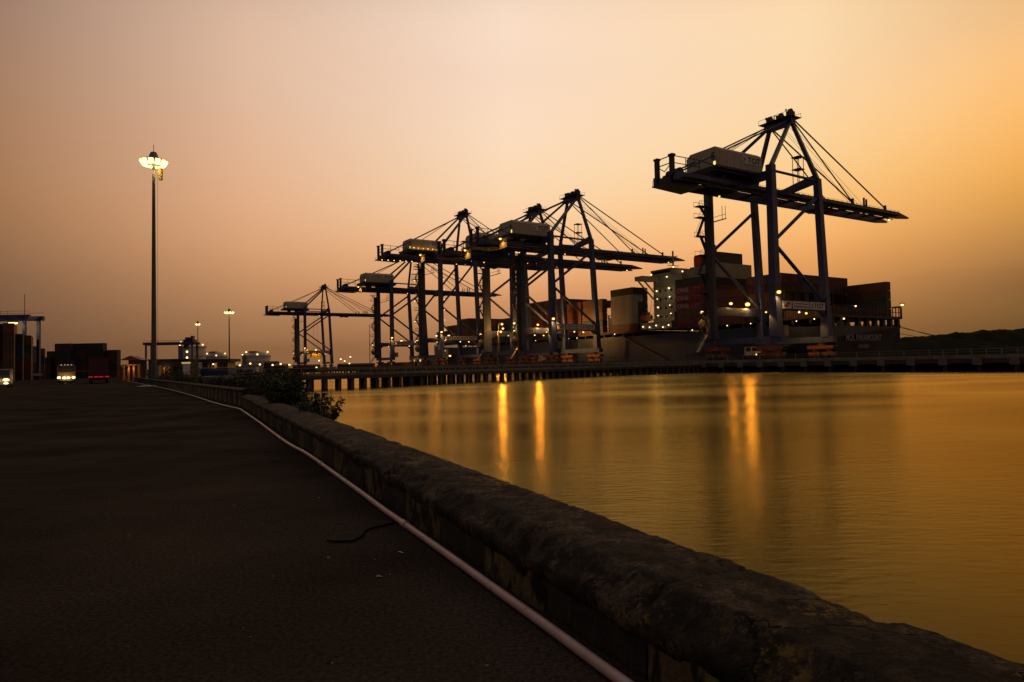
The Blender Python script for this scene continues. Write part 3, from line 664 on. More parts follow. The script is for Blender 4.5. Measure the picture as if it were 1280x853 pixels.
    obj('cross_ties', mb, C, t, kind='stuff')
    mb = MB().box(-22, 61, -4.6, -3.52, gz0+.5, gz0+.58); obj('walkway', mb, M['crane_dark'], t, kind='stuff')
    mb = MB()
    for y in (-4.55, 3.45):
        for z in (1.1, 1.6): mb.box(-22, 61, y-.025, y+.025, gz0+z, gz0+z+.05)
        for i in range(42): mb.box(-22+i*2, -21.94+i*2, y-.03, y+.03, gz0+.5, gz0+1.62)
    obj('walkway_railing', mb, M['crane_dark'], t, kind='stuff')
    mb = MB()
    for i in range(30):
        x = -22+i*2.7
        for k in range(5): mb.tube((x+k*.5, -2.3, gz0-.1-.5*math.sin(k*math.pi/5)*1.6), (x+k*.5+.5, -2.3, gz0-.1-.5*math.sin((k+1)*math.pi/5)*1.6), .035, 3, caps=False)
    obj('festoon_cable', mb, M['cable'], t, kind='stuff')
    mb = MB()
    for y in (-1.4, -.7, .7, 1.4):
        mb.tube((ax+1, y, AP+1.3), (48+abs(y), y, gz1+.4), .045, 4); mb.tube((ax-.5, y*.6, AP+1.3), (-8, y, gz1+5.2), .04, 4)
    obj('hoist_rope', mb, M['cable'], t, kind='stuff')
    # rear end: platform, sheave frames, railings
    obj('rear_platform', MB().add([(-25.2,-2.2,gz0-.75),(-15,-3.6,gz0-.75),(-15,3.6,gz0-.75),(-25.2,2.2,gz0-.75),(-25.2,-2.2,gz0-.5),(-15,-3.6,gz0-.5),(-15,3.6,gz0-.5),(-25.2,2.2,gz0-.5)],[(3,2,1,0),(4,5,6,7),(0,1,5,4),(1,2,6,5),(2,3,7,6),(3,0,4,7)]).box(-23.6, -15.2, -1.85, 1.85, gz0-.48, gz0+1.2), M['crane_dark'], t)
    for y in (-2.2, 2.2): obj('sheave_post', MB().box(-23.9, -23.1, y-.45, y+.45, gz0+1.2, gz0+5.3).box(-24.05, -22.95, y-.6, y+.6, gz0+5.3, gz0+5.7), M['crane_dark'], t)
    mb = MB()
    for z in (5.4, 3.9): mb.tube((-23.5,-2.2,gz0+z), (-23.5,2.2,gz0+z), .12, 5); mb.tube((-23.5,-2.2,gz0+z), (-16.5,-3.4,gz0+z-.4), .1, 5)
    mb.tube((-23.5,-2.2,gz0+3.9), (-23.5,0,gz0+2.4), .1, 5).tube((-23.5,2.2,gz0+3.9), (-23.5,0,gz0+2.4), .1, 5).tube((-16.5,-3.4,gz0+1), (-16.5,-3.4,gz0+5.0), .1, 5).tube((-16.5,-3.4,gz0+5.0), (-12,-4.2,gz0+4.2), .1, 5).tube((-20,-2.8,gz0+1.2), (-20,-2.8,gz0+5.1), .1, 5)
    obj('sheave_frame', mb, M['crane_dark'], t, kind='stuff')
    obj('winch_drum', MB().tube((-20.5,-1.8,gz0+2.4), (-20.5,1.8,gz0+2.4), 1.0, 12), M['crane_dark'], t)
    mb = MB()
    for sy in (-1, 1):
        for x in (-25, -22.6, -20.2, -17.8, -15.4):
            y = sy*(2.15+.137*(x+25.2)); mb.tube((x,y,gz0-.5), (x,y,gz0+.7), .05, 4)
        for z in (.1, .7): mb.tube((-25,sy*2.15,gz0+z), (-15.4,sy*3.45,gz0+z), .05, 4)
    obj('platform_railing', mb, M['crane_dark'], t, kind='stuff')
    # machine house
    hz = gz1+2.4
    obj('house_platform', MB().box(-13, 4.4, -5.2, 5.2, hz-.5, hz).box(-9, -8, -3, 3, gz1+.02, hz-.5).box(1.6, 2.4, -3, 3, gz1+.02, hz-.5).box(-4, -3, -3, 3, gz1+.02, hz-.5).box(-12.9, 4.3, -4.6, 4.6, hz-1.1, hz-.5), M['crane_dark'], t)
    pr = [(-4.4, 0), (-4.4, 3.9), (-3.2, 4.75), (4.0, 4.75), (5.2, 3.9), (5.2, 0)]
    vs = [(-11.2, y, hz+.02+z) for y, z in pr] + [(3.2, y, hz+.02+z) for y, z in pr]
    obj('machine_house', MB().add(vs, [tuple(reversed(range(6))), tuple(range(6, 12))] + [(i, (i+1)%6, (i+1)%6+6, i+6) for i in range(6)]), M['house'], t)
    mb = MB()
    for i in range(7): mb.box(-11.1+i*2.37, -11.02+i*2.37, -4.44, -4.4, hz+.1, hz+3.8)
    obj('cladding_seam', mb, M['house'], t, kind='stuff')
    b = obj('house_sign', MB().box(-3.9, 2.7, -4.5, -4.41, hz+1.75, hz+3.6), M['white_board'], t)
    letters('TCIT', 1.75, b, (.25, -4.52, hz+2.66), (R(90), 0, 0), M['black_letter'], .03, 1.12)
    obj('emblem', MB().box(-3.6, -2.9, -4.53, -4.5, hz+2.1, hz+2.35).box(-3.3, -2.6, -4.53, -4.5, hz+2.5, hz+2.75).box(-3.6, -2.9, -4.53, -4.5, hz+2.9, hz+3.15), M['grey_letter'], b)
    letters(number, 2.2, t, (-11.24, -2.6, hz+2.7), (R(90), 0, R(-90)), M['black_letter'], .02, name='number')
    obj('house_window', MB().box(-11.26, -11.2, -3.3, -2.7, hz+.55, hz+1.5), E_WIN if lights_on else M['glass'], t)
    # trolley and cab tucked under the rear girder
    obj('trolley', MB().box(28, 33.5, -2.2, 2.2, gz0-.75, gz0-.27).box(28.4, 29.2, -1.6, 1.6, gz0-1.1, gz0-.75).box(32.2, 33, -1.6, 1.6, gz0-1.1, gz0-.75), M['crane_dark'], t)
    # landing stage and balcony by the girder
    obj('service_tower', MB().box(12.2, 14.4, -7.6, -5.6, gz1+4.3, gz1+4.5).box(12.2, 14.4, -7.6, -5.6, gz1+7.2, gz1+7.4).tube((12.4,-7.4,gz1+.3),(12.4,-7.4,gz1+7.3),.1,4).tube((14.2,-7.4,gz1+.3),(14.2,-7.4,gz1+7.3),.1,4).tube((12.4,-5.8,gz1+.3),(12.4,-5.8,gz1+7.3),.1,4).tube((14.2,-5.8,gz1+.3),(14.2,-5.8,gz1+7.3),.1,4), M['crane_dark'], t)
    # stairs on the landside leg away from the camera
    z = 7; k = 0
    while z < H-2:
        z2 = min(z+4.6, H-1)
        mb = MB().box(-4.2, -.9, 8, 10, z2-.12, z2)
        for x in (-4.15, -2.5, -1): 
            for y in (8.05, 9.95): mb.tube((x,y,z2), (x,y,z2+1.1), .05, 4)
        for y in (8.05, 9.95): mb.tube((-4.15,y,z2+1.1), (-1,y,z2+1.1), .05, 4)
        obj('stair_landing', mb, M['crane_dark'], t)
        a, b_ = ((-1.3, z), (-3.7, z2)) if k % 2 == 0 else ((-3.7, z), (-1.3, z2))
        y = 8.5 if k % 2 == 0 else 9.5
        mb = MB().beam((a[0],y,a[1]), (b_[0],y,b_[1]), .8, .18)
        for s_ in (-.4, .4): mb.tube((a[0],y+s_,a[1]+1), (b_[0],y+s_,b_[1]+1), .05, 4)
        obj('stair_flight', mb, M['crane_dark'], t); z = z2; k += 1
    obj('lift_shaft', MB().box(-2.9, -1.5, 7.0, 7.9, 5, H-2), M['crane_dark'], t)
    obj('balcony', MB().beam((.8,9,H-4.6), (5.6,9,H-3.2), 1.2, .25).tube((4.2,8.5,H-3.4),(4.2,8.5,H-.2),.08,4).tube((5.4,8.5,H-3.2),(5.4,8.5,H-.1),.08,4).tube((5.4,9.5,H-3.2),(5.4,9.5,H-.1),.08,4).tube((1,8.5,H-3.4),(5.4,8.5,H-2.1),.06,4), M['crane_dark'], t)
    # portal sign boards on the side facing the camera
    obj('sign_frame', MB().box(1.2, 17.0, -9.78, -9.64, 11.0, 13.0), M['crane_dark'], t)
    b = obj('portal_sign', MB().box(1.4, 4.6, -9.86, -9.79, 11.15, 12.85), M['white_board'], t); obj('emblem', MB().box(2.0, 3.2, -9.9, -9.87, 11.5, 12.0).box(2.8, 4.1, -9.9, -9.87, 12.05, 12.5), mat_logo, b)
    b = obj('portal_sign', MB().box(5.0, 10.9, -9.86, -9.79, 11.15, 12.85), M['white_board'], t); obj('text_lines', MB().box(5.5, 10.4, -9.9, -9.87, 12.2, 12.45).box(5.5, 10.2, -9.9, -9.87, 11.55, 11.8), M['grey_letter'], b, kind='stuff')
    b = obj('portal_sign', MB().box(11.2, 16.9, -9.86, -9.79, 11.15, 12.85), M['white_board'], t); letters('TCIT', 1.5, b, (14.6, -9.89, 12.0), (R(90), 0, 0), M['black_letter'], .02, 1.15)
    obj('emblem', MB().box(11.6, 12.2, -9.9, -9.87, 11.45, 11.7).box(11.9, 12.5, -9.9, -9.87, 11.85, 12.1).box(11.6, 12.2, -9.9, -9.87, 12.25, 12.5), M['grey_letter'], b)
    # bogies
    bm = MB().box(-.7, .7, -3.4, 3.4, 2.2, 3.0).box(-.5, .5, -.6, .6, 3.0, 3.68)
    for y in (-1.8, 1.8): bm.box(-.55, .55, y-1.5, y+1.5, .75, 1.5).box(-.4, .4, y-.4, y+.4, 1.5, 2.2)
    bm = bm.mesh('bogie'); wm = MB().tube((-.3,0,0), (.3,0,0), .55, 10).mesh('wheel')
    for x in (0, 18.5):
        for y in (-7.6, 7.6):
            o = obj('bogie', bm, M['bogie'], t); o.location = (x, y, 0)
            for yy in (-2.7, -.95, .95, 2.7): w = obj('wheel', wm, M['crane_dark'], o); w.location = (0, yy, .67)
            obj('buffer', MB().tube((0, 3.4 if y > 0 else -3.4, 2.6), (0, 4.3 if y > 0 else -4.3, 2.6), .3, 8), M['rubber'], o)
    obj('cable_reel', MB().tube((-2.2,9.6,8.2), (-2.2,10.1,8.2), 1.7, 18).tube((-2.2,9.4,8.2), (-2.2,10.3,8.2), .6, 10), M['crane_dark'], t)
    obj('access_ladder', MB().box(-2.6, -.9, 9.0, 10.6, 5.0, 5.15).beam((-4.6,9.6,2.0), (-1.2,9.6,6.4), .9, .2).beam((-4.6,9.1,3.0), (-1.2,9.1,7.4), .08).beam((-4.6,10.1,3.0), (-1.2,10.1,7.4), .08).box(-1.5, -1.35, 8.4, 10.2, 5, 11), M['steel'], t)
    obj('equipment_cabinet', MB().box(1.2, 2.6, -10.3, -9.4, 5.1, 7.4), M['steel'], t)
    return t
def crane_lamps(t, k, gz0):
    for x, y, z, r, w, e, sp in ((-.6, -10.5, 14.6, .4, 2200, E_SOD, 1), (6.0, 8.2, 13.9, .36, 520, E_SOD, 0), (12.2, 8.2, 13.9, .52, 1700, E_SOD, 0), (-3.4, 9.0, 11.6, .36, 1300, E_WARM, 1), (14.6, -6.5, 10.6, .24, 2600, E_SOD, 1), (-1.4, -7.6, 10.4, .2, 1100, E_SOD2, 1),  # low waterside spot is added to light sill beam, bogies and hull
                             (31, 0, gz0+.9, .26, 420, E_SOD, 1), (-6.5, 0, gz0-1.0, .2, 40, E_SOD2, 1), (60.5, -1.6, gz0-.2, .24, 10, E_WARM, 1), (12.5, 0, gz0-.2, .2, 25, E_SOD2, 1), (9.5, -8.2, 10.6, .2, 0, E_LED, 0)):
        h = lamp(t, (x, y, z), r*1.35, e)
        if w: light('lamp_light', h, (0, 0, -r*1.5), w*(1 if sp else k), r=r*1.3, kind='SPOT' if sp else 'POINT', spot=125)
mat_logo = mat('dark_red_emblem', (.22, .03, .04), .6, .2, 3)
M0 = bq(0, 0)
def place_crane(o, u, label):
    p = Vector((53.3+.846*.288*0, 157.7, 0)) + QV*u; 
    o.location = (p.x, p.y, DZ); o['label'] = label
M0xy = Vector((53.45, 157.9, 0))
M0xy = Vector((53.45, 157.9, 0))
cr1 = build_crane()
def put(o, u, label): p = M0xy + QV*u; o.location = (p.x, p.y, DZ); o['label'] = label; return o
put(cr1, 0, 'nearest and largest looking quay crane, at the right behind the open water')
cr2 = put(copy_tree(cr1), 84.7, 'second quay crane from the right, its boom tip reaching the ship bridge')
cr3 = put(copy_tree(cr1), 108.4, 'third quay crane from the right, its peak overlapping the crane in front')
cr4 = put(build_crane(46.0, 67.4, '2'), 166.4, 'tallest quay crane in the middle, with a row of lights along its rear girder')
cr5 = put(copy_tree(cr1), 221.6, 'fifth quay crane from the right, its peak hidden behind the tallest crane')
cr6 = put(copy_tree(cr1), 379, 'farthest and smallest looking quay crane, at the left end of the row')
for c_, k in ((cr1, 1), (cr2, 6.5), (cr3, .12), (cr4, .5), (cr5, .35), (cr6, .25)): crane_lamps(c_, k, 46.0 if c_ is cr4 else 38.3)
def hood(parent, x, y, z, w=650):
    h = obj('hooded_lamp', MB().lathe([(.12, 1.1), (.3, 1.0), (1.25, .25)], (0,0,0), 12), M['lamp_body'], parent); h.location = (x, y, z)
    b = obj('bulb', bulb_me, E_SOD, h); b.location = (0,0,.35); b.scale = (.42,.42,.42)
    b2 = obj('back_panel', MB().box(1.0, 1.15, -2.2, 2.2, -2.6, .6), M['house'], h)
    light('lamp_light', h, (0, 0, -.1), w, r=.3, kind='SPOT', aim=(0,0,-1), spot=150)
for c_ in (cr3, cr2): hood(c_, -17.5, -6.2, 38.9+.8)
hood(cr4, -8, -6.4, 47.3); hood(cr5, -16, -6.2, 39.4)
for i in range(6): lamp(cr4, (-10.5+i*2.2, -5.4, 50.7), .26, E_SOD2 if i % 3 else E_SOD, 30)
for i in range(6): lamp(cr4, (-24+i*2.6, -3.2-i*.2, 44.9), .26, E_WARM, 0)
for i in range(8): lamp(cr4, (-3.6 if i % 2 else -1.2, 10.2, 6.6+i*4.6), .24, E_LED, 0, 'stair_lamp')
for i in range(8): lamp(cr4, (1.2, -10.0, 6.6+i*4.4), .2, E_LED, 0, 'stair_lamp')

# ------------------------------------------------------------------ container ship
ship = thing('container_ship', 'long dark blue container ship moored beyond the cranes, stern towards the right', 'ship', (0,0,0), RZ)
CB, HBm = 167.5, 15.0
stn = [(98, 14.6, 7.5, 9.6, 1), (104, 15, 9.5, 9.6, 1), (120, 15, 13.2, 10.4, 1), (150, 15, 15, 10.4, 0), (250, 15, 15, 10.4, 0), (292, 14.8, 14, 10.6, 0), (312, 13.4, 10.5, 11.4, 0), (328, 10, 6, 12.6, 0), (340, 5, 2, 13.6, 0), (347, .4, .2, 14.4, 0)]
vs = []; m_ = 8
for v, ht, hb, zt_, fl in stn:
    hm = ht*.62+hb*.38
    for y, z in ((-ht, zt_), (-ht*.995, zt_*.7), (-hm, 2.6), (-hb, -2.2), (hb, -2.2), (hm, 2.6), (ht*.995, zt_*.7), (ht, zt_)): vs.append((CB+y, v + (3.0 if (v == 98 and z < 0) else 0) + (1.2 if (v == 98 and 0 < z < 3) else 0), z+.0))
fs = [(i*m_+k, (i+1)*m_+k, (i+1)*m_+(k+1)%m_, i*m_+(k+1)%m_) for i in range(len(stn)-1) for k in range(m_)]
fs += [tuple(range(m_)), tuple(reversed(range((len(stn)-1)*m_, len(stn)*m_)))]
obj('hull', MB().add(vs, fs), M['hull'], ship)
letters('MOL PARAMOUNT', 2.25, ship, (CB-2.2, 97.93, 6.6), (R(90+4), 0, 0), M['white_letter'], .02, 1.05, name='ship_name', sx=.78)
letters('PANAMA', 1.35, ship, (CB-2.2, 98.1, 4.5), (R(90+8), 0, 0), M['white_letter'], .02, 1.05, name='home_port', sx=.8)
obj('upper_deck', MB().box(CB-14.7, CB+14.9, 97.6, 151.5, 11.6, 12.2), M['ship_deck'], ship)
obj('upper_deck', MB().box(CB-14.7, CB+14.7, 168, 290, 11.4, 12.2), M['ship_deck'], ship)
for y in (-14.4, -11, -8.2, -3.4, .4, 4, 7.6, 11.1, 14.5): obj('mooring_deck_pillar', MB().box(CB+y-.55, CB+y+.55, 98.2, 99.2, 9.5, 11.6).box(CB+y-.95, CB+y+.95, 98.25, 99.1, 9.5, 10.1), M['ship_deck'], ship)
mb = MB()
for i in range(9): mb.box(CB-14.4, CB-14.0, 104+i*5.1, 104.6+i*5.1, 10.3, 11.6)
for i in range(24): mb.box(CB-14.4, CB-14.0, 169+i*5.0, 169.6+i*5.0, 10.3, 11.4)
obj('side_stanchion', mb, M['ship_deck'], ship, kind='stuff')
obj('deck_machinery', MB().box(CB-9, CB-6, 110, 116, 9.6, 11.4).box(CB+2, CB+5, 112, 116, 9.6, 11.2), M['ship_deck'], ship)
mb = MB(); 
for i in range(20):
    y = CB-14.4+i*1.5; mb.box(y, y+.14, 97.8, 98.0, 12.2, 14.6)
for z in (13.2, 14.5): mb.box(CB-14.6, CB+14.9, 97.82, 97.96, z, z+.14)
mb.box(CB+14.2, CB+15, 97.4, 99.6, 14.6, 15.0).box(CB+14.7, CB+15, 97.5, 97.9, 11.6, 14.6)
obj('stern_railing', mb, M['ship_deck'], ship, kind='stuff')
def deck_lamp(v, b, z, r=.18, e=None): o = obj('deck_lamp', bulb_me, e or E_LED, ship); o.location = (b, v, z); o.scale = (r, r, r); return o
for v in (103, 108, 116, 122, 130, 143, 178, 187, 199, 204, 213, 226, 240, 262, 285): deck_lamp(v, CB-14.75, 11.2+random.uniform(-.4, .3), random.uniform(.08, .17))
lamp(ship, (CB+14.6, 97.2, 15.3), .42, E_WARM, 20, 'stern_lamp')
for b in (155.2, 160.3): deck_lamp(97.4, b+1, 11.2 if b < 158 else 14.4, .2)
# accommodation block, bridge, funnel
acc_b = obj('accommodation_block', MB().box(160.2, 182, 153.5, 166.5, 12.2, 29.6).box(160.0, 182.2, 153.2, 166.9, 14.8, 14.95).box(160.0, 182.2, 153.2, 166.9, 17.6, 17.75).box(160.0, 182.2, 153.2, 166.9, 20.4, 20.55).box(160.0, 182.2, 153.2, 166.9, 23.2, 23.35).box(160.0, 182.2, 153.2, 166.9, 26.0, 26.15), M['ship_white'], ship)
for z in (12.9, 15.7, 18.5, 21.3, 24.1):
    for v in (155.5, 158, 160.5, 163): obj('window', MB().box(160.12, 160.22, v, v+.8, z+.3, z+1.2), M['glass'], acc_b)
obj('bridge', MB().box(160, 182, 158, 167.4, 29.65, 32.0), M['ship_white'], ship); obj('bridge_window', MB().box(159.92, 160.0, 158.4, 167, 30.6, 31.6), M['glass'], ship)
obj('bridge_wing', MB().box(152.6, 160, 163.6, 167.2, 28.2, 29.6), M['ship_white'], ship)
for v in (164.0, 166.6): obj('wing_brace', MB().beam((153.6, v, 28.2), (160.2, v, 22.5), .4), M['ship_white'], ship)
obj('radar_mast', MB().tube((166,163,32), (166,163,38.5), .3, 6).box(165, 167, 161, 165, 35, 35.2).tube((166,161,36.5),(166,165,36.5),.15,4).box(163.5, 168.5, 162.9, 163.1, 33.5, 33.7), M['ship_white'], ship)
obj('lower_deckhouse', MB().box(155, 160.1, 153.5, 167.5, 12.2, 14.4), M['ship_white'], ship)
mb = MB()
for i in range(15): mb.tube((154.9, 153.5+i, 14.4), (154.9, 153.5+i, 15.5), .06, 4)
mb.tube((154.9,153.5,15.5), (154.9,167.5,15.5), .09, 4).tube((154.9,153.5,15), (154.9,167.5,15), .06, 4); obj('deck_railing', mb, M['ship_white'], ship, kind='stuff')
for v, z in ((164.6, 28.4), (160, 29.2), (164.8, 25.0), (159.2, 25.4), (164.6, 22.4), (159.0, 22.6), (164.4, 19.6), (159, 19.9), (164.4, 16.9), (158.6, 17.2), (164.3, 14.0), (161.5, 14.1), (158, 13.2), (155, 13.9), (167.2, 16.2)): deck_lamp(v, 159.9, z, random.uniform(.14, .23))
for v, z in ((166, 13.2), (163, 12.9), (160, 13.3), (157, 12.6), (154.5, 13.1)): deck_lamp(v, 154.6, z, .2)
for v, b, z in ((164, 157, 30.2), (160, 163, 32.6), (157, 164, 30.8), (165, 168, 33.4), (152.8, 165, 28.9)): deck_lamp(v, b, z, .24)
light('deck_light', ship, (156.5, 160, 24), 120, (1, .8, .45), .5); light('deck_light', ship, (156.0, 162, 16), 80, (1, .72, .35), .5)
obj('engine_casing', MB().box(161, 175, 138.8, 151, 12.2, 31.0), M['ship_white'], ship)
fun = obj('funnel', MB().box(162, 173, 140.5, 150, 31.02, 34.6), M['ship_deck'], ship); obj('funnel_band', MB().box(161.9, 162.0, 146.8, 150.05, 31.3, 34.2).box(161.9, 165, 150.0, 150.1, 31.3, 34.2), M['funnel_red'], fun)
obj('funnel_cowl', MB().tube((164.5,145.5,34.6), (164.5,145.5,36.6), 1.9, 14).lathe([(1.9,0),(1.6,.8),(.9,1.4),(.05,1.6)], (164.5,145.5,36.6), 14), M['ship_deck'], ship)
mb = MB().beam((152.1,172.5,10.2), (152.1,153.5,2.4), 1.0, .25)
for s_ in (-.5, .5): mb.beam((152.1+s_,172.5,11.2), (152.1+s_,153.5,3.4), .08)
obj('gangway', mb, M['bogie'], ship)
lb = thing('lifeboat', 'enclosed orange lifeboat hanging beside the ship accommodation block', 'lifeboat', bq(157.3, 168.2, 16.2), RZ)
mb = MB(); rows = []
for i in range(11):
    f = i/10; w = 1.5*math.sin(math.pi*min(.97, max(.03, f)))**.5; rows += [(w*math.cos(a), -3.6+7.2*f, .15*(abs(f-.5)*2)**2+1.35*math.sin(a)*(w/1.5)**.5) for a in [2*math.pi*k/10 for k in range(10)]]
mb.add(rows, [(i*10+k, (i+1)*10+k, (i+1)*10+(k+1)%10, i*10+(k+1)%10) for i in range(10) for k in range(10)], True); obj('boat_hull', mb, mat('lifeboat_orange', (.4,.12,.05), .5, .2, 1), lb); obj('canopy', MB().box(-.9, .9, -2, 1.6, .9, 1.9), M['bogie'], lb)
obj('fall_rope', MB().tube((0,-2.6,1), (1.5,-2.6,7), .06, 4).tube((0,2.6,1), (1.5,2.6,7), .06, 4), M['cable'], lb, kind='stuff')
for k, (b, z) in enumerate(((181, 9.9), (178, 9.9), (179.5, 8.0))):
    a = bq(b, 98, z); c = bq(151.5+k*1.2, 40-k*9, DZ+.4); pts = [a.lerp(c, f/14) - Vector((0,0,3.0*math.sin(math.pi*f/14))) for f in range(15)]
    o = obj('mooring_line', MB().path(pts, .07, 5), M['cable']); tag(o, ('highest', 'middle', 'lowest')[k]+' mooring line sagging from the ship stern to the quay', 'rope', 'mooring lines at the stern')

# ------------------------------------------------------------------ containers
def container_mesh(Ln, Wd=2.2, Ht=2.3):
    mb = MB(); p = .16
    for x in (0, Wd-p):
        for y in (0, Ln-p): mb.box(x, x+p, y, y+p, 0, Ht)
    for z in (0, Ht-p):
        for x in (0, Wd-p): mb.box(x+.01, x+p-.01, p, Ln-p, z+.002, z+p-.002)
        for y in (0, Ln-p): mb.box(p, Wd-p, y+.01, y+p-.01, z+.002, z+p-.002)
    n = 14
    for x, d in ((.02, .07), (Wd-.02, -.07)):
        vs = []
        for i in range(2*n+1):
            y = p + (Ln-2*p)*i/(2*n); xx = x + (d if (i//1) % 2 else 0); vs += [(xx, y, p), (xx, y, Ht-p)]
        mb.add(vs, [(2*i, 2*i+2, 2*i+3, 2*i+1) for i in range(2*n)])
    for y in (.06, Ln-.06):
        mb.add([(p,y,p),(Wd-p,y,p),(Wd-p,y,Ht-p),(p,y,Ht-p)], [(0,1,2,3)])
        s_ = -1 if y < 1 else 1
        for x in (.5, .9, Wd-.9, Wd-.5): mb.box(x-.025, x+.025, y+s_*.0-.03, y+s_*.0+.03, p, Ht-p)
        mb.box(Wd/2-.02, Wd/2+.02, y-.02, y+.02, p, Ht-p)
    mb.add([(.05,.05,Ht-.05),(Wd-.05,.05,Ht-.05),(Wd-.05,Ln-.05,Ht-.05),(.05,Ln-.05,Ht-.05)], [(0,1,2,3)])
    return mb.mesh('shipping_container')
C40 = container_mesh(11.05); C20 = container_mesh(6.0, 2.44, 2.59); C40Y = container_mesh(12.1, 2.44, 2.59)
CC = {'rust red': (.105,.027,.018), 'maroon': (.06,.013,.015), 'dark blue': (.014,.026,.07), 'brown': (.09,.047,.027), 'dull orange': (.14,.06,.022), 'dark green': (.012,.036,.027), 'black': (.015,.015,.017), 'pale grey': (.19,.175,.14), 'magenta': (.16,.007,.04), 'red': (.14,.014,.012), 'grey blue': (.05,.062,.07)}
CM = {k: mat('container_'+k.replace(' ', '_'), v, .6, .25, .5, rust=(.07,.035,.02), rust_amt=.3, streak=(1,1,.4)) for k, v in CC.items()}
COMMON = ['rust red', 'maroon', 'brown', 'dark blue', 'rust red', 'dark green', 'brown', 'dull orange', 'grey blue', 'maroon']
ORD = ['', 'bottom', 'second', 'third', 'fourth', 'fifth', 'sixth']
ROWN = ['', 'quayside', 'second', 'third', 'fourth', 'fifth', 'sixth', 'seventh', 'eighth', 'ninth', 'tenth', 'eleventh', 'twelfth', 'outermost']
bays = [(100.2, 4, 'stern stack'), (112.2, 5, 'tall stack by the stern one'), (124.2, 4, 'third stack from the stern'), (138.6, 6, 'stack behind the bridge'), (168.9, 6, 'pale stack before the bridge'), (184.5, 5, 'second stack forward of bridge'),
        (196.6, 5, 'third stack forward of bridge'), (208.7, 6, 'stack behind the second crane'), (220.8, 6, 'stack behind the third crane'), (233, 5, 'eighth stack from the stern'), (245, 4, 'ninth stack from the stern'), (257, 4, 'tenth stack from the stern'),
        (270, 3, 'low stack near the bow'), (282, 5, 'tall stack near the bow'), (294, 4, 'second last bow stack'), (306, 3, 'foremost bow stack')]
ZC = 12.22; TH = 2.4
def put_container(v, row, tier, color, bayname):
    o = obj('shipping_container', C40, CM[color]); o.location = bq(153.0+(row-1)*2.26, v, ZC+(tier-1)*TH); o.rotation_euler = (0,0,RZ)
    lab = f"{color} container, {ORD[tier]} tier, {ROWN[row]} row, {bayname} on the ship"
    return tag(o, lab, 'container', 'containers stacked on the ship')
for bi, (v, n, nm) in enumerate(bays):
    prev = bays[bi-1][1] if bi else 0
    if bi in (4,): prev = 0
    for tier in range(1, n+1):
        rows = [1]
        if bi == 0: rows = list(range(1, 14)) if tier == 1 else [13]
        elif bi == 4: rows = [1, 2, 3]
        elif tier > prev: rows = list(range(1, 14 if bi < 12 else 12))
        elif bi == 1 and tier > 1: rows = list(range(1, 14))
        for row in rows:
            col = random.choice(COMMON)
            if bi == 3: col = {1: 'red', 2: 'black', 3: 'magenta', 4: 'magenta', 5: 'magenta', 6: 'black'}[tier]
            if bi == 4: col = {1: 'red', 6: 'black'}.get(tier, 'pale grey') if row == 1 else random.choice(['black', 'maroon', 'pale grey', 'dark blue'])
            o = put_container(v, row, tier, col, nm)
            if bi == 3 and row == 1 and tier in (3, 4, 5):
                letters('ONE', 1.75, o, (-.03, 8.0, 1.2), (R(90), 0, R(-90)), M['white_letter'], .03, 1.05, sx=1.25)
                obj('small_print', MB().box(-.04, -.02, 1.2, 3.6, 1.5, 1.7).box(-.04, -.02, 1.2, 3.6, 1.0, 1.15), M['grey_letter'], o, kind='stuff')
            if bi in (3, 4) and row == 1 and tier == 1: letters('K LINE', 1.0, o, (-.03, 6.4, 1.2), (R(90), 0, R(-90)), M['grey_letter'], .02, 1.1, sx=1.3)
            if bi == 4 and row == 1 and 1 < tier < 6: obj('text_lines', MB().box(-.04, -.02, 4.2, 9.2, 1.1, 1.5), M['grey_letter'], o, kind='stuff')
# lashing bridges between the stacks
for v, n in ((111.5, 3), (123.5, 3), (150.1, 2), (180.3, 2), (195.8, 3), (208.0, 3), (220.1, 3), (232.2, 3), (244.4, 2), (256.4, 2), (281.4, 2)):
    mb = MB()
    for i in range(8): mb.box(153.2+i*4.1, 153.5+i*4.1, v, v+.5, 12.2, 12.2+n*2.4)
    for k in range(1, n+1): mb.box(153.0, 182.2, v+.02, v+.48, 12.1+k*2.4, 12.25+k*2.4)
    obj('lashing_bridge', mb, M['ship_deck'], ship)

# ------------------------------------------------------------------ things on the quay
def yard_truck(label, loc, rz, material, lit=True, trailer=True, group='yard trucks on the quay'):
    t = thing('yard_truck', label, 'truck', loc, rz, group)
    cab = obj('cab', MB().box(-1.2, 1.2, 0, 1.9, .9, 3.0).box(-1.2, 1.2, -.9, 0, .9, 1.9), material, t)
    obj('windscreen', MB().box(-1.05, 1.05, -.06, -.01, 1.95, 2.85), M['glass'], cab); obj('side_window', MB().box(-1.26, -1.21, .3, 1.4, 1.95, 2.8), M['glass'], cab)
    obj('chassis', MB().box(-.6, .6, -.6, 12 if trailer else 4, .7, .9).box(-1.2, 1.2, 2.2, 12 if trailer else 4, 1.0, 1.25), M['crane_dark'], t)
    for y in (.4, 3.0, 10.2, 11.4) if trailer else (.4, 3.0):
        for x in (-1.05, 1.05): obj('wheel', MB().tube((x-.15,y,.5), (x+.15,y,.5), .5, 12), M['rubber'], t)
    for x in (-.85, .85):
        b = obj('headlight', bulb_me, E_HEAD if lit else M['glass'], t); b.location = (x, -.92, 1.15); b.scale = (.16,.06,.13)
    return t
yard_truck('white yard truck standing under the nearest crane between its legs', bq(133.5, 105.8, DZ), RZ+R(8), M['truck_white'], True)
yard_truck('white yard truck under the second crane beside its lit leg', bq(133, 193, DZ), RZ+R(172), M['truck_white'], True)
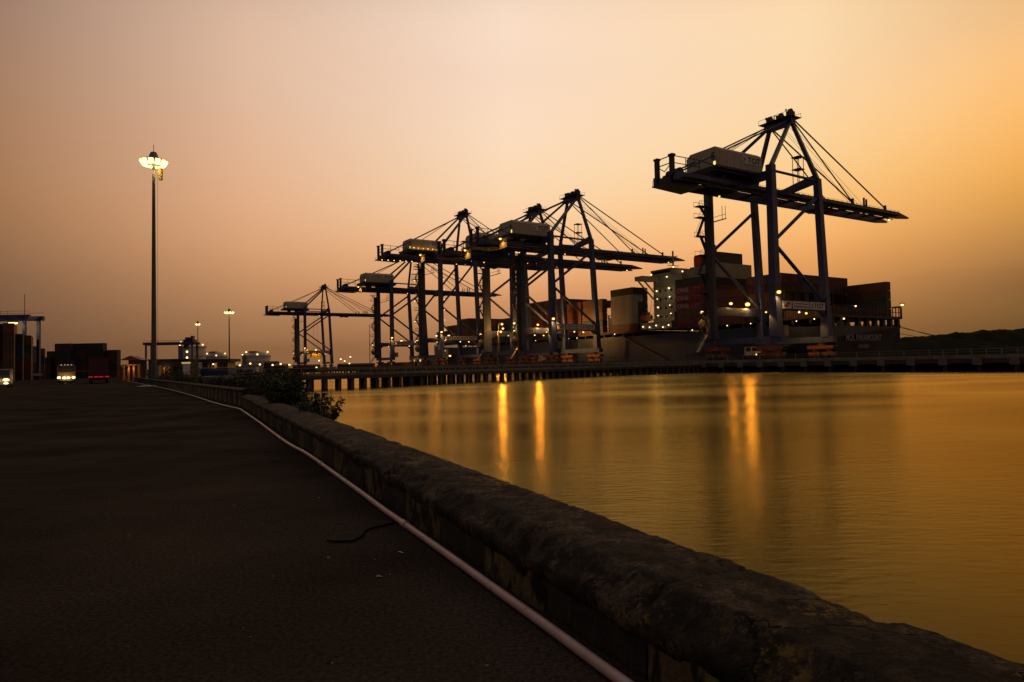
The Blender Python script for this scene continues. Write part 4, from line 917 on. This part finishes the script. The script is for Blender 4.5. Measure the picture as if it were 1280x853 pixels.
def quay_post(label, b, v, h, r, w, e=E_SOD, arm=1.6):
    t = thing('quay_lamp_post', label, 'lamp post', bq(b, v, DZ), RZ, 'lamp posts on the quay')
    obj('pole', MB().tube((0,0,0), (0,0,h), .22, 8, .13), M['mast'], t); obj('arm', MB().path([(0,0,h-.1), (arm*.4,0,h+.5), (arm,0,h+.45)], .09, 6), M['mast'], t)
    h_ = lamp(t, (arm, 0, h+.1), r, e, w, 'lamp_head'); return t
quay_post('tall single arm lamp post left of the fifth crane', 126, 341, 22.6, .55, 500, E_WARM, 3.2)
quay_post('low lamp post under the tallest crane with the lower of two lit lamps', 126.5, 212, 12.0, .5, 2300)
quay_post('lamp post under the tallest crane with the upper of two lit lamps', 129.5, 216, 15.0, .5, 1500)
quay_post('short lamp post at the jetty side between tallest and fifth crane', 127, 254, 4.2, .55, 900)
t = thing('hanging_spreader', 'yellow lifting spreader with its load hanging under the farthest crane', 'spreader', M0xy + QV*379 + BV*10 + Vector((0,0,DZ)), RZ)
obj('load', MB().box(-3.6, 3.6, -1.2, 1.2, 8.2, 10.8), M['yellow'], t); obj('spreader_frame', MB().box(-3.8, 3.8, -1.0, 1.0, 10.85, 11.5), M['yellow'], t)
obj('hoist_rope', MB().tube((-1.5,0,11.4), (-1.2,0,38.2), .06, 4).tube((1.5,0,11.4), (1.2,0,38.2), .06, 4), M['cable'], t, kind='stuff')
lamp(t, (-1, -5, 13.5), .4, E_SOD, 1200)
for k, (u, w, hh, cl, lb) in enumerate(((352, 12, 2.6, 'rust red', 'rust red container on the quay left of the farthest crane'), (330, 12, 2.6, 'maroon', 'maroon container on the quay right of the farthest crane'), (300, 12, 2.6, 'pale grey', 'pale container on the quay beside the fifth crane'), (314, 12, 2.6, 'brown', 'brown container on the quay behind the tall single arm lamp post'))):
    o = obj('quay_container', C40Y, CM[cl]); o.location = bq(137, u-6, DZ); o.rotation_euler = (0,0,RZ); tag(o, lb, 'container', 'containers set down on the quay')
t = thing('dock_office', 'long low pale building on the quay behind the fifth crane', 'building', bq(143, 312, DZ), RZ)
obj('wall', MB().box(-3, 3, -9, 9, 0, 5), M['house'], t); obj('roof', MB().box(-3.5, 3.5, -9.5, 9.5, 5.02, 5.5), M['dark_wall'], t)
for i in range(5): obj('window', MB().box(-3.06, -3.0, -7.5+i*3.4, -6+i*3.4, 2, 3.6), E_WIN if i in (1, 3) else M['glass'], t)

# ------------------------------------------------------------------ masts and far lamps
def mast(label, loc, h, r0, r1, ring, nl, watts, br, group='tall floodlight masts'):
    t = thing('floodlight_mast', label, 'light mast', loc, 0, group)
    for a, b in ((0, .33), (.33, .66), (.66, 1)):
        obj('pole_section', MB().tube((0,0,h*a), (0,0,h*b), r0+(r1-r0)*a, 14, (r0+(r1-r0)*b)*.97+.01), M['mast'], t)
    mb = MB(); n = 24
    for z, rr in ((h-.5, ring*.62), (h-.1, ring*.62)):
        for i in range(n): a0, a1 = 6.283*i/n, 6.283*(i+1)/n; mb.tube((rr*math.cos(a0), rr*math.sin(a0), z), (rr*math.cos(a1), rr*math.sin(a1), z), .05, 4)
    for i in range(6): a = 6.283*i/6; mb.tube((0,0,h-.3), (ring*.62*math.cos(a), ring*.62*math.sin(a), h-.3), .05, 4)
    obj('lamp_ring', mb, M['steel'], t); obj('head_frame', MB().lathe([(.5, 0), (.55, .5), (.35, .9), (.05, 1.0)], (0,0,h), 12).tube((0,0,h+.9), (0,0,h+1.9), .04, 4), M['steel'], t)
    for i in range(nl):
        a = 6.283*(i+.5)/nl; x, y = ring*math.cos(a), ring*math.sin(a)
        f = obj('flood_lamp', MB().box(-.36, .36, -.2, .25, -.25, .42), M['lamp_body'], t); f.location = (x, y, h-.5); f.rotation_euler = (R(-28), 0, a-math.pi/2)
        b = obj('bulb', MB().box(-.3, .3, .255, .32, -.24, .40).box(-.28, .28, -.14, .2, -.33, -.255), E_MAST, f)
    light('lamp_light', t, (0, 0, h-1.3), watts, (1, .78, .4), ring*.6); return t
ms = mast('tallest floodlight mast, glaring at the left over the road bend', fp(70.5, .9, -.1), 29.6, .34, .17, 1.2, 12, 1500, .4)
obj('winch_box', MB().box(.3, .8, -.4, .4, .9, 2.4), M['steel'], ms); obj('service_cable', MB().tube((.5,0,2), (.5,0,28.6), .018, 4), M['cable'], ms); obj('lowering_bracket', MB().box(.7, 1.1, -.2, .2, 26.8, 28.4), M['yellow'], ms)
mast('second floodlight mast, right of the first and farther off', (-109, 263, -.03), 24.6, .3, .15, 1.35, 10, 500, .4)
mast('smallest looking floodlight mast, in front of the pale tank', (-152, 330, -.03), 25.0, .3, .14, .75, 6, 250, .3)
YL = ['leftmost small yard lamp, just right of the blue cabin', 'second small yard lamp right of the blue cabin, the taller of the pair', 'third small yard lamp right of the blue cabin',
      'small yard lamp under the left edge of the right domed tank', 'small yard lamp under the middle of the right domed tank', 'small yard lamp left of the red roofed shed',
      'small yard lamp in front of the red roofed shed', 'small yard lamp just left of the farthest crane', 'small lamp right of the farthest crane, lower left of its cluster', 'lowest small lamp of the cluster right of the farthest crane',
      'highest small lamp of the cluster right of the farthest crane', 'small lamp beneath the highest one right of the farthest crane', 'small high lamp between the legs of the farthest crane', 'small low lamp between the legs of the farthest crane']
for k, (px_, Z, h) in enumerate(((284, 420, 5.4), (292, 430, 6.2), (299, 440, 5.2), (312, 425, 6.0), (324, 430, 5.4), (340, 440, 5), (350, 450, 5.6), (361, 450, 5), (425, 520, 9), (430, 560, 8), (437, 540, 11), (436, 560, 6), (398, 500, 8), (395, 500, 3))):
    X = (px_-640)/853.33*Z + .035*h; t = thing('yard_lamp', YL[k], 'lamp post', (X, Z, -.03), 0, 'far yard lamps')
    obj('pole', MB().tube((0,0,0), (0,0,h-.4), .1, 6), M['mast'], t); b = obj('bulb', bulb_me, E_WARM, t); b.location = (0,0,h); b.scale = (.6,.6,.5)
    obj('lamp_cap', MB().lathe([(.8, .5), (.1, .9)], (0,0,h), 8), M['lamp_body'], t)

# ------------------------------------------------------------------ storage tanks
def tank(label, px_, Z, r, hw, dome, nl):
    X = (px_-640)/853.33*Z; t = thing('storage_tank', label, 'tank', (X, Z, -.03), 0, 'storage tanks behind the yard')
    obj('tank_wall', MB().lathe([(r, 0), (r, hw*.5), (r, hw), (r-.6, hw+.05)], n=40), M['tank'], t); obj('dome_roof', MB().lathe([(r-.6, hw)]+[(r*.98*math.cos(a), hw+dome*math.sin(a)) for a in [i*math.pi/16 for i in range(9)]], n=40), M['tank'], t)
    for z in (hw*.33, hw*.66, hw-.4): obj('wind_girder', MB().lathe([(r+.01, z-.25), (r+.5, z-.25), (r+.5, z+.25), (r+.01, z+.25)], n=40, smooth=False), M['tank'], t)
    mb = MB()
    for i in range(40): a = 6.283*i/40; mb.tube(((r+.4)*math.cos(a), (r+.4)*math.sin(a), hw), ((r+.4)*math.cos(a), (r+.4)*math.sin(a), hw+1.3), .08, 4)
    obj('roof_railing', mb, M['steel'], t, kind='stuff')
    obj('stair_tower', MB().box(-r*.55-1.5, -r*.55+1.5, -r*.86-2, -r*.86+.4, 0, hw+1), M['steel'], t); obj('roof_platform', MB().box(-4, 3, -r*.5-3, -r*.5+3, hw+dome*.6, hw+dome*.9+.5), M['roof_red'], t)
    for i in range(nl):
        a = math.pi*(1.08 + .84*i/max(1, nl-1)); o = obj('roof_lamp', bulb_me, E_WARM, t); o.location = ((r-.5)*math.cos(a), (r-.5)*math.sin(a), hw+1.8+(2.4 if i % 2 else 0)); o.scale = (.75,.75,.75)
    return t
tank('tall cylindrical pale tank behind the gantry crane, leftmost of the three', 240.5, 640, 11.5, 25, 2, 5)
tank('low domed pale tank between the other two, above the blue cabin', 269.5, 830, 13.5, 19, 7, 4)
tank('domed pale tank standing right of the blue cabin', 320, 690, 13.5, 16, 5.2, 4)
for k, (px_, Z, w, h, lb) in enumerate(((339, 560, 10, 7.5, 'low dark shed right of the domed tank'), (351, 540, 9, 5, 'small red roofed shed left of the farthest crane'), (231, 560, 16, 6, 'low pump house at the foot of the leftmost tank'), (300, 590, 30, 5, 'long low shed in front of the right domed tank'), (383, 600, 22, 4.5, 'low warehouse behind the farthest crane'), (445, 760, 40, 6, 'distant warehouse between the farthest two cranes'), (150, 420, 26, 5, 'dark shed behind the guard kiosk'))):
    X = (px_-640)/853.33*Z; t = thing('far_shed', lb, 'shed', (X, Z, -.03), 0, 'sheds on the far shore')
    obj('wall', MB().box(-w/2, w/2, -4, 4, 0, h), M['dark_wall'] if k not in (2, 3) else M['tank'], t)
    obj('roof', MB().add([(-w/2-.4,-4.5,h),(w/2+.4,-4.5,h),(w/2+.4,0,h+1.6),(-w/2-.4,0,h+1.6),(-w/2-.4,4.5,h),(w/2+.4,4.5,h)], [(0,1,2,3),(3,2,5,4),(0,3,4),(1,5,2)]), M['roof_red'] if k == 1 else M['dark_wall'], t)
    for i in range(3): obj('door', MB().box(-w*.35+i*w*.3, -w*.35+i*w*.3+w*.14, -4.08, -4.0, 0, h*.6), M['crane_dark'], t)

# ------------------------------------------------------------------ yard gantry cranes
def gantry(label, loc, rz, span, h, tp=.8):
    t = thing('yard_gantry', label, 'crane', loc, rz, 'rubber tyred yard gantries')
    for x in (0, span):
        for y in (-3.2, 3.2): obj('leg', MB().beam((x,y,1.2), (x,y,h-1.4), .8, .8), M['crane'], t)
        obj('sill_beam', MB().box(x-.5, x+.5, -4.4, 4.4, 1.2, 2.0), M['crane'], t)
        for y in (-3.6, 3.6): obj('tyre', MB().tube((x-.3,y,.7), (x+.3,y,.7), .7, 12), M['rubber'], t)
        obj('end_tie', MB().box(x-.35, x+.35, -3.0, 3.0, h-1.6, h-.9), M['crane'], t)
    for y in (-3.2, 3.2): obj('main_girder', MB().box(-1.5, span+1.5, y-.5, y+.5, h-1.38, h), M['crane'], t)
    mb = MB()
    for y in (-3.75, 3.75):
        mb.box(-1.5, span+1.5, y-.03, y+.03, h+1.0, h+1.08)
        for i in range(int(span/2)): mb.box(-1+i*2, -.93+i*2, y-.03, y+.03, h, h+1.05)
    obj('handrail', mb, M['crane_dark'], t, kind='stuff')
    obj('trolley', MB().box(span*tp, span*tp+5, -3, 3, h+.02, h+1.4).box(span*tp+.6, span*tp+3, -2, 2, h+1.4, h+2.6).box(span*tp+3.4, span*tp+4.4, -1.5, 1.5, h+1.4, h+3.4), M['crane_dark'], t); cb = obj('operator_cab', MB().box(span*tp-.4, span*tp+1.6, -1.2, 1.2, h-3.6, h-1.4), M['crane_dark'], t)
    obj('cab_window', MB().box(span*tp-.2, span*tp+1.4, -1.26, -1.2, h-3.2, h-2), M['glass'], cb); return t
def at(px_, Z): return ((px_-640)/853.33*Z, Z, -.02)
g2 = gantry('slender yard gantry spanning low sheds behind the tall mast', at(185.5, 375), R(4), 24.5, 18)
for z, x in ((12.6, 22.0), (9.4, 22.0), (7.6, 3)):
    o = obj('work_lamp', bulb_me, E_WARM, g2); o.location = (x, -4, z); o.scale = (.55,.5,.55)
g1 = gantry('dark yard gantry over the left container rows, cut by the frame edge', (-174, 204, 0), R(2), 29.6, 19.4, .15)
f = obj('flood_lamp', MB().lathe([(.2, .9), (1.6, .15), (1.6, 0)], (0,0,0), 12), M['lamp_body'], g1); f.location = (27.0, -4.2, 17.0); o = obj('bulb', bulb_me, E_WARM, f); o.scale = (1.25, 1.0, .5); light('lamp_light', f, (0,0,-.8), 900, (1,.8,.5), .6)
obj('antenna', MB().tube((29.6,-3.2,19.4), (29.6,-3.2,25.5), .09, 4), M['crane_dark'], g1)

# ------------------------------------------------------------------ yard containers and vehicles, left
def ycont(px_, Z, n, mesh, colors, name, rz=R(33)):
    x, y, _ = at(px_, Z)
    for k in range(n):
        c = colors[k % len(colors)]; o = obj('yard_container', mesh, CM[c]); o.location = (x, y, .004+k*2.62); o.rotation_euler = (0,0,rz)
        tag(o, f"{c} container, {ORD[k+1]} from the ground, {name}", 'container', 'containers stacked in the yard')
ycont(-9, 186, 6, C40Y, ['black', 'brown', 'black', 'maroon', 'black', 'dark blue'], 'column cut by the left frame edge')
ycont(3, 184, 6, C40Y, ['brown', 'brown', 'dull orange', 'brown', 'brown', 'dull orange'], 'tallest brown column at far left')
ycont(14.4, 190, 5, C40Y, ['black', 'maroon', 'dark blue', 'dark blue', 'black'], 'dark column right of the tallest brown one')
ycont(25.6, 198, 5, C40Y, ['brown', 'rust red', 'brown', 'dark green', 'brown'], 'column under the left gantry leg')
ycont(34.2, 212, 4, C40Y, ['maroon', 'dull orange', 'pale grey', 'pale grey'], 'column with two pale boxes on top')
ycont(44.0, 230, 4, C40Y, ['maroon', 'brown', 'black', 'rust red'], 'dark column right of the pale topped one')
ycont(52.5, 250, 3, C40Y, ['dark green', 'maroon', 'black'], 'low column before the gap in the stacks')
ycont(63.2, 263, 4, C20, ['maroon', 'maroon', 'black', 'maroon'], 'left step of the middle yard block', R(-90))
for nm, px_, Z, n, cl in (('left', 73.2, 258, 5, ['black', 'dark green', 'maroon', 'dark green', 'maroon']), ('middle', 93.4, 260, 5, ['black', 'maroon', 'black', 'maroon', 'black']), ('right', 113.6, 260, 5, ['maroon', 'black', 'maroon', 'black', 'dark green'])):
    ycont(px_, Z, n, C20, cl, f'{nm} column of the middle yard block', R(-90))
ycont(131, 262, 4, C20, ['maroon', 'black', 'maroon', 'maroon'], 'right step of the middle yard block', R(-90))
def lorry(label, loc, rz, box_color):
    t = thing('container_lorry', label, 'lorry', loc, rz, 'lorries on the yard road')
    cab = obj('cab', MB().box(-1.25, 1.25, 0, 2.2, .9, 3.0), M['truck'], t); obj('windscreen', MB().box(-1.1, 1.1, -.05, 0, 1.8, 2.8), M['glass'], cab); obj('bumper', MB().box(-1.25, 1.25, -.12, .1, .45, .9), M['crane_dark'], cab)
    obj('chassis', MB().box(-.5, .5, .3, 14.6, .75, 1.1), M['crane_dark'], t); obj('box_body', MB().box(-1.22, 1.22, 2.6, 14.7, 1.2, 3.75), CM[box_color], t)
    for y in (1, 4.2, 12, 13.3):
        for x in (-1, 1): obj('wheel', MB().tube((x-.18,y,.5), (x+.18,y,.5), .5, 12), M['rubber'], t)
    for x in (-1, -.3, .3, 1):
        b = obj('headlight', MB().lathe([(.2,0),(.14,.06),(.01,.08)], n=10), E_HEAD, t); b.location = (x, -.14, .95 if abs(x) > .5 else .9); b.rotation_euler = (R(90),0,0); b.scale = (1.25, .9, 1)
        c = obj('marker_lamp', bulb_me, E_MARK, t); c.location = (x*.7, -.06, 3.02); c.scale = (.1,.06,.07)
        d = obj('tail_light', MB().box(-.26, .26, -.03, .03, -.09, .09), E_TAIL, t); d.location = (x, 14.75, 1.0)
    return t
ol = lorry('oncoming lorry with bright headlights in front of the middle container block', at(82.5, 112), R(33), 'black')
light('headlight_beam', ol, (0, -.9, .8), 120, (1,.8,.4), .2)
x, y, _ = at(123, 98); lorry('lorry driving away with red tail lights, right of the oncoming one', (x-14.8*math.sin(R(31)), y+14.8*math.cos(R(31)), 0), R(180+31), 'maroon')
def van(label, loc, rz):
    t = thing('van', label, 'van', loc, rz)
    pr = [(0, .5), (0, 1.1), (.9, 1.35), (1.6, 2.15), (4.7, 2.2), (4.8, .5)]
    vs = [(-.95, a, z) for a, z in pr] + [(.95, a, z) for a, z in pr]; obj('body', MB().add(vs, [tuple(range(6)), tuple(reversed(range(6, 12)))] + [(i, i+6, (i+1)%6+6, (i+1)%6) for i in range(6)]), M['truck'], t)
    obj('windscreen', MB().add([(-.85,.93,1.42),(.85,.93,1.42),(.85,1.56,2.1),(-.85,1.56,2.1)], [(0,1,2,3)]), M['glass'], t); obj('bumper', MB().box(-.95, .95, -.1, .05, .4, .7), M['crane_dark'], t)
    for y in (.9, 3.8):
        for x in (-.85, .85): obj('wheel', MB().tube((x-.12,y,.35), (x+.12,y,.35), .35, 12), M['rubber'], t)
    for x in (-.65, .65):
        b = obj('headlight', MB().ball((0,0,0), 1, 10), E_HEAD, t); b.location = (x, -.06, .95); b.scale = (.3,.07,.16)
        b = obj('fog_lamp', MB().ball((0,0,0), 1, 8), E_HEAD, t); b.location = (x, -.11, .55); b.scale = (.24,.05,.08)
    return t
van('van with lit yellow headlights cut by the left edge of the frame', (-57.9, 77, 0), R(32))
light('headlight_beam', bpy.data.objects['van'], (0, -1.2, .8), 60, (1,.8,.4), .2)

# ------------------------------------------------------------------ kiosk, cabin, notice board, fence by the far bend
t = thing('guard_kiosk', 'small open kiosk with a red gabled roof at the road end', 'kiosk', at(167, 128), R(6))
obj('roof', MB().add([(-1.9,-1.6,3.9),(1.9,-1.6,3.9),(0,-1.6,4.7),(-1.9,1.6,3.9),(1.9,1.6,3.9),(0,1.6,4.7)], [(0,1,2),(5,4,3),(0,2,5,3),(2,1,4,5),(0,3,4,1)]), M['roof_red'], t)
for x in (-1.3, -.45, .45, 1.3):
    obj('column', MB().box(x-.14, x+.14, -1.2, -.9, 0, 2.9), M['lamplit_post'], t)
obj('cross_rail', MB().box(-1.5, 1.5, -1.25, -.85, 2.9, 3.1), M['lamplit_post'], t); obj('back_wall', MB().box(-1.5, 1.5, 1.2, 1.35, 0, 3.9), M['dark_wall'], t)
light('kiosk_lamp', t, (0, -1.7, 2.3), 26, (1,.62,.25), .15)
t = thing('masonry_store', 'low dark store with flat roof behind the tall mast', 'building', at(217, 142), R(2))
obj('wall', MB().box(-4.0, 3.9, -2.5, 2.5, 0, 3.9), M['dark_wall'], t); obj('roof', MB().box(-4.2, 4.1, -2.8, 2.8, 3.92, 4.2), M['dark_wall'], t)
for x in (-2.2, -.9, .1): obj('door_post', MB().box(x, x+.25, -2.62, -2.5, 0, 2.6), M['lamplit_post'], t)
obj('door', MB().box(-1.9, -.95, -2.55, -2.5, 0, 2.4), M['crane_dark'], t); light('door_lamp', t, (-.6, -3.2, 2.2), 14, (1,.6,.2), .12)
for x in (1.0, 2.5): obj('window', MB().box(x, x+1, -2.56, -2.5, 1.4, 2.6), M['glass'], t)
t = thing('notice_board', 'white notice board with a glowing yellow top strip', 'sign', at(232.5, 124))
obj('panel', MB().box(-.62, .62, -.06, .06, .9, 2.95), M['white_board'], t); obj('lit_strip', MB().box(-.8, .72, -.14, .1, 3.0, 3.25), E_SIGN, t)
for x in (-.5, .5): obj('post', MB().box(x-.05, x+.05, .07, .17, -.1, 3.0), M['steel'], t)
t = thing('blue_cabin', 'blue and white cabin with a wide dark overhanging roof', 'building', at(273.5, 150), R(-2))
obj('lower_wall', MB().box(-3.1, 2.9, -2, 2, .0, 2.15), M['blue_wall'], t); obj('upper_wall', MB().box(-3.0, 2.8, -1.9, 1.9, 2.17, 3.5), M['house'], t); obj('roof', MB().box(-3.3, 3.7, -2.9, 2.6, 3.52, 4.15), M['crane_dark'], t)
for x in (-2.6, -1.1, .5, 1.8): f_ = obj('window', MB().box(x, x+.95, -1.97, -1.9, 2.4, 3.3), M['glass'], t); obj('mullion', MB().box(x+.44, x+.51, -2.0, -1.97, 2.4, 3.3), M['house'], f_)
lamp(t, (-.2, -2.3, 3.05), .22, E_WARM, 8, 'wall_lamp')
t = thing('picket_fence', 'low yellowish picket fence behind the ribbed parapet', 'fence')
pk = MB().box(-.07, .07, -.03, .03, 0, 1.0).mesh('picket')
for i in range(34):
    p = fp(58-i*.62, 2.9+.02*i, -.05); o = obj('picket', pk, M['paint_pale'], t); o.location = p; o.rotation_euler = (0, 0, math.atan2(DF.y, DF.x))
a, b = fp(58.3, 2.94, 0), fp(37, 3.6, 0)
for z in (.3, .78): obj('rail', MB().beam(a+Vector((0,0,z)), b+Vector((0,0,z)), .05, .09), M['paint_pale'], t)
# low far-off trees on the left horizon
mb = MB()
for px_, Z, w, h, n in ((140, 380, 16, 7.5, 900), (152, 400, 20, 6.5, 900), (178, 430, 22, 6, 900), (205, 470, 26, 6, 900), (262, 520, 30, 6, 900), (330, 900, 60, 8, 900), (370, 950, 60, 9, 900), (420, 1000, 70, 8, 900), (490, 1100, 80, 9, 900), (55, 420, 30, 9, 700)):
    cx, cy, _ = at(px_, Z)
    for i in range(n):
        u = random.uniform(-1, 1); hh = h*(.55+.45*noise.noise(Vector((u*3+px_, 0, 0))))*math.sqrt(max(.1, 1-u*u)); p = Vector((cx+u*w, cy+random.uniform(-4, 4), random.random()**.7*hh)); r = random.uniform(.4, 1.0)*Z/450
        d = rnd_dir()*r; e = rnd_dir()*r; mb.add([p, p+d, p+d+e, p+e], [(0,1,2,3)])
obj('distant_trees', mb, M['leaf_dark'], kind='stuff')
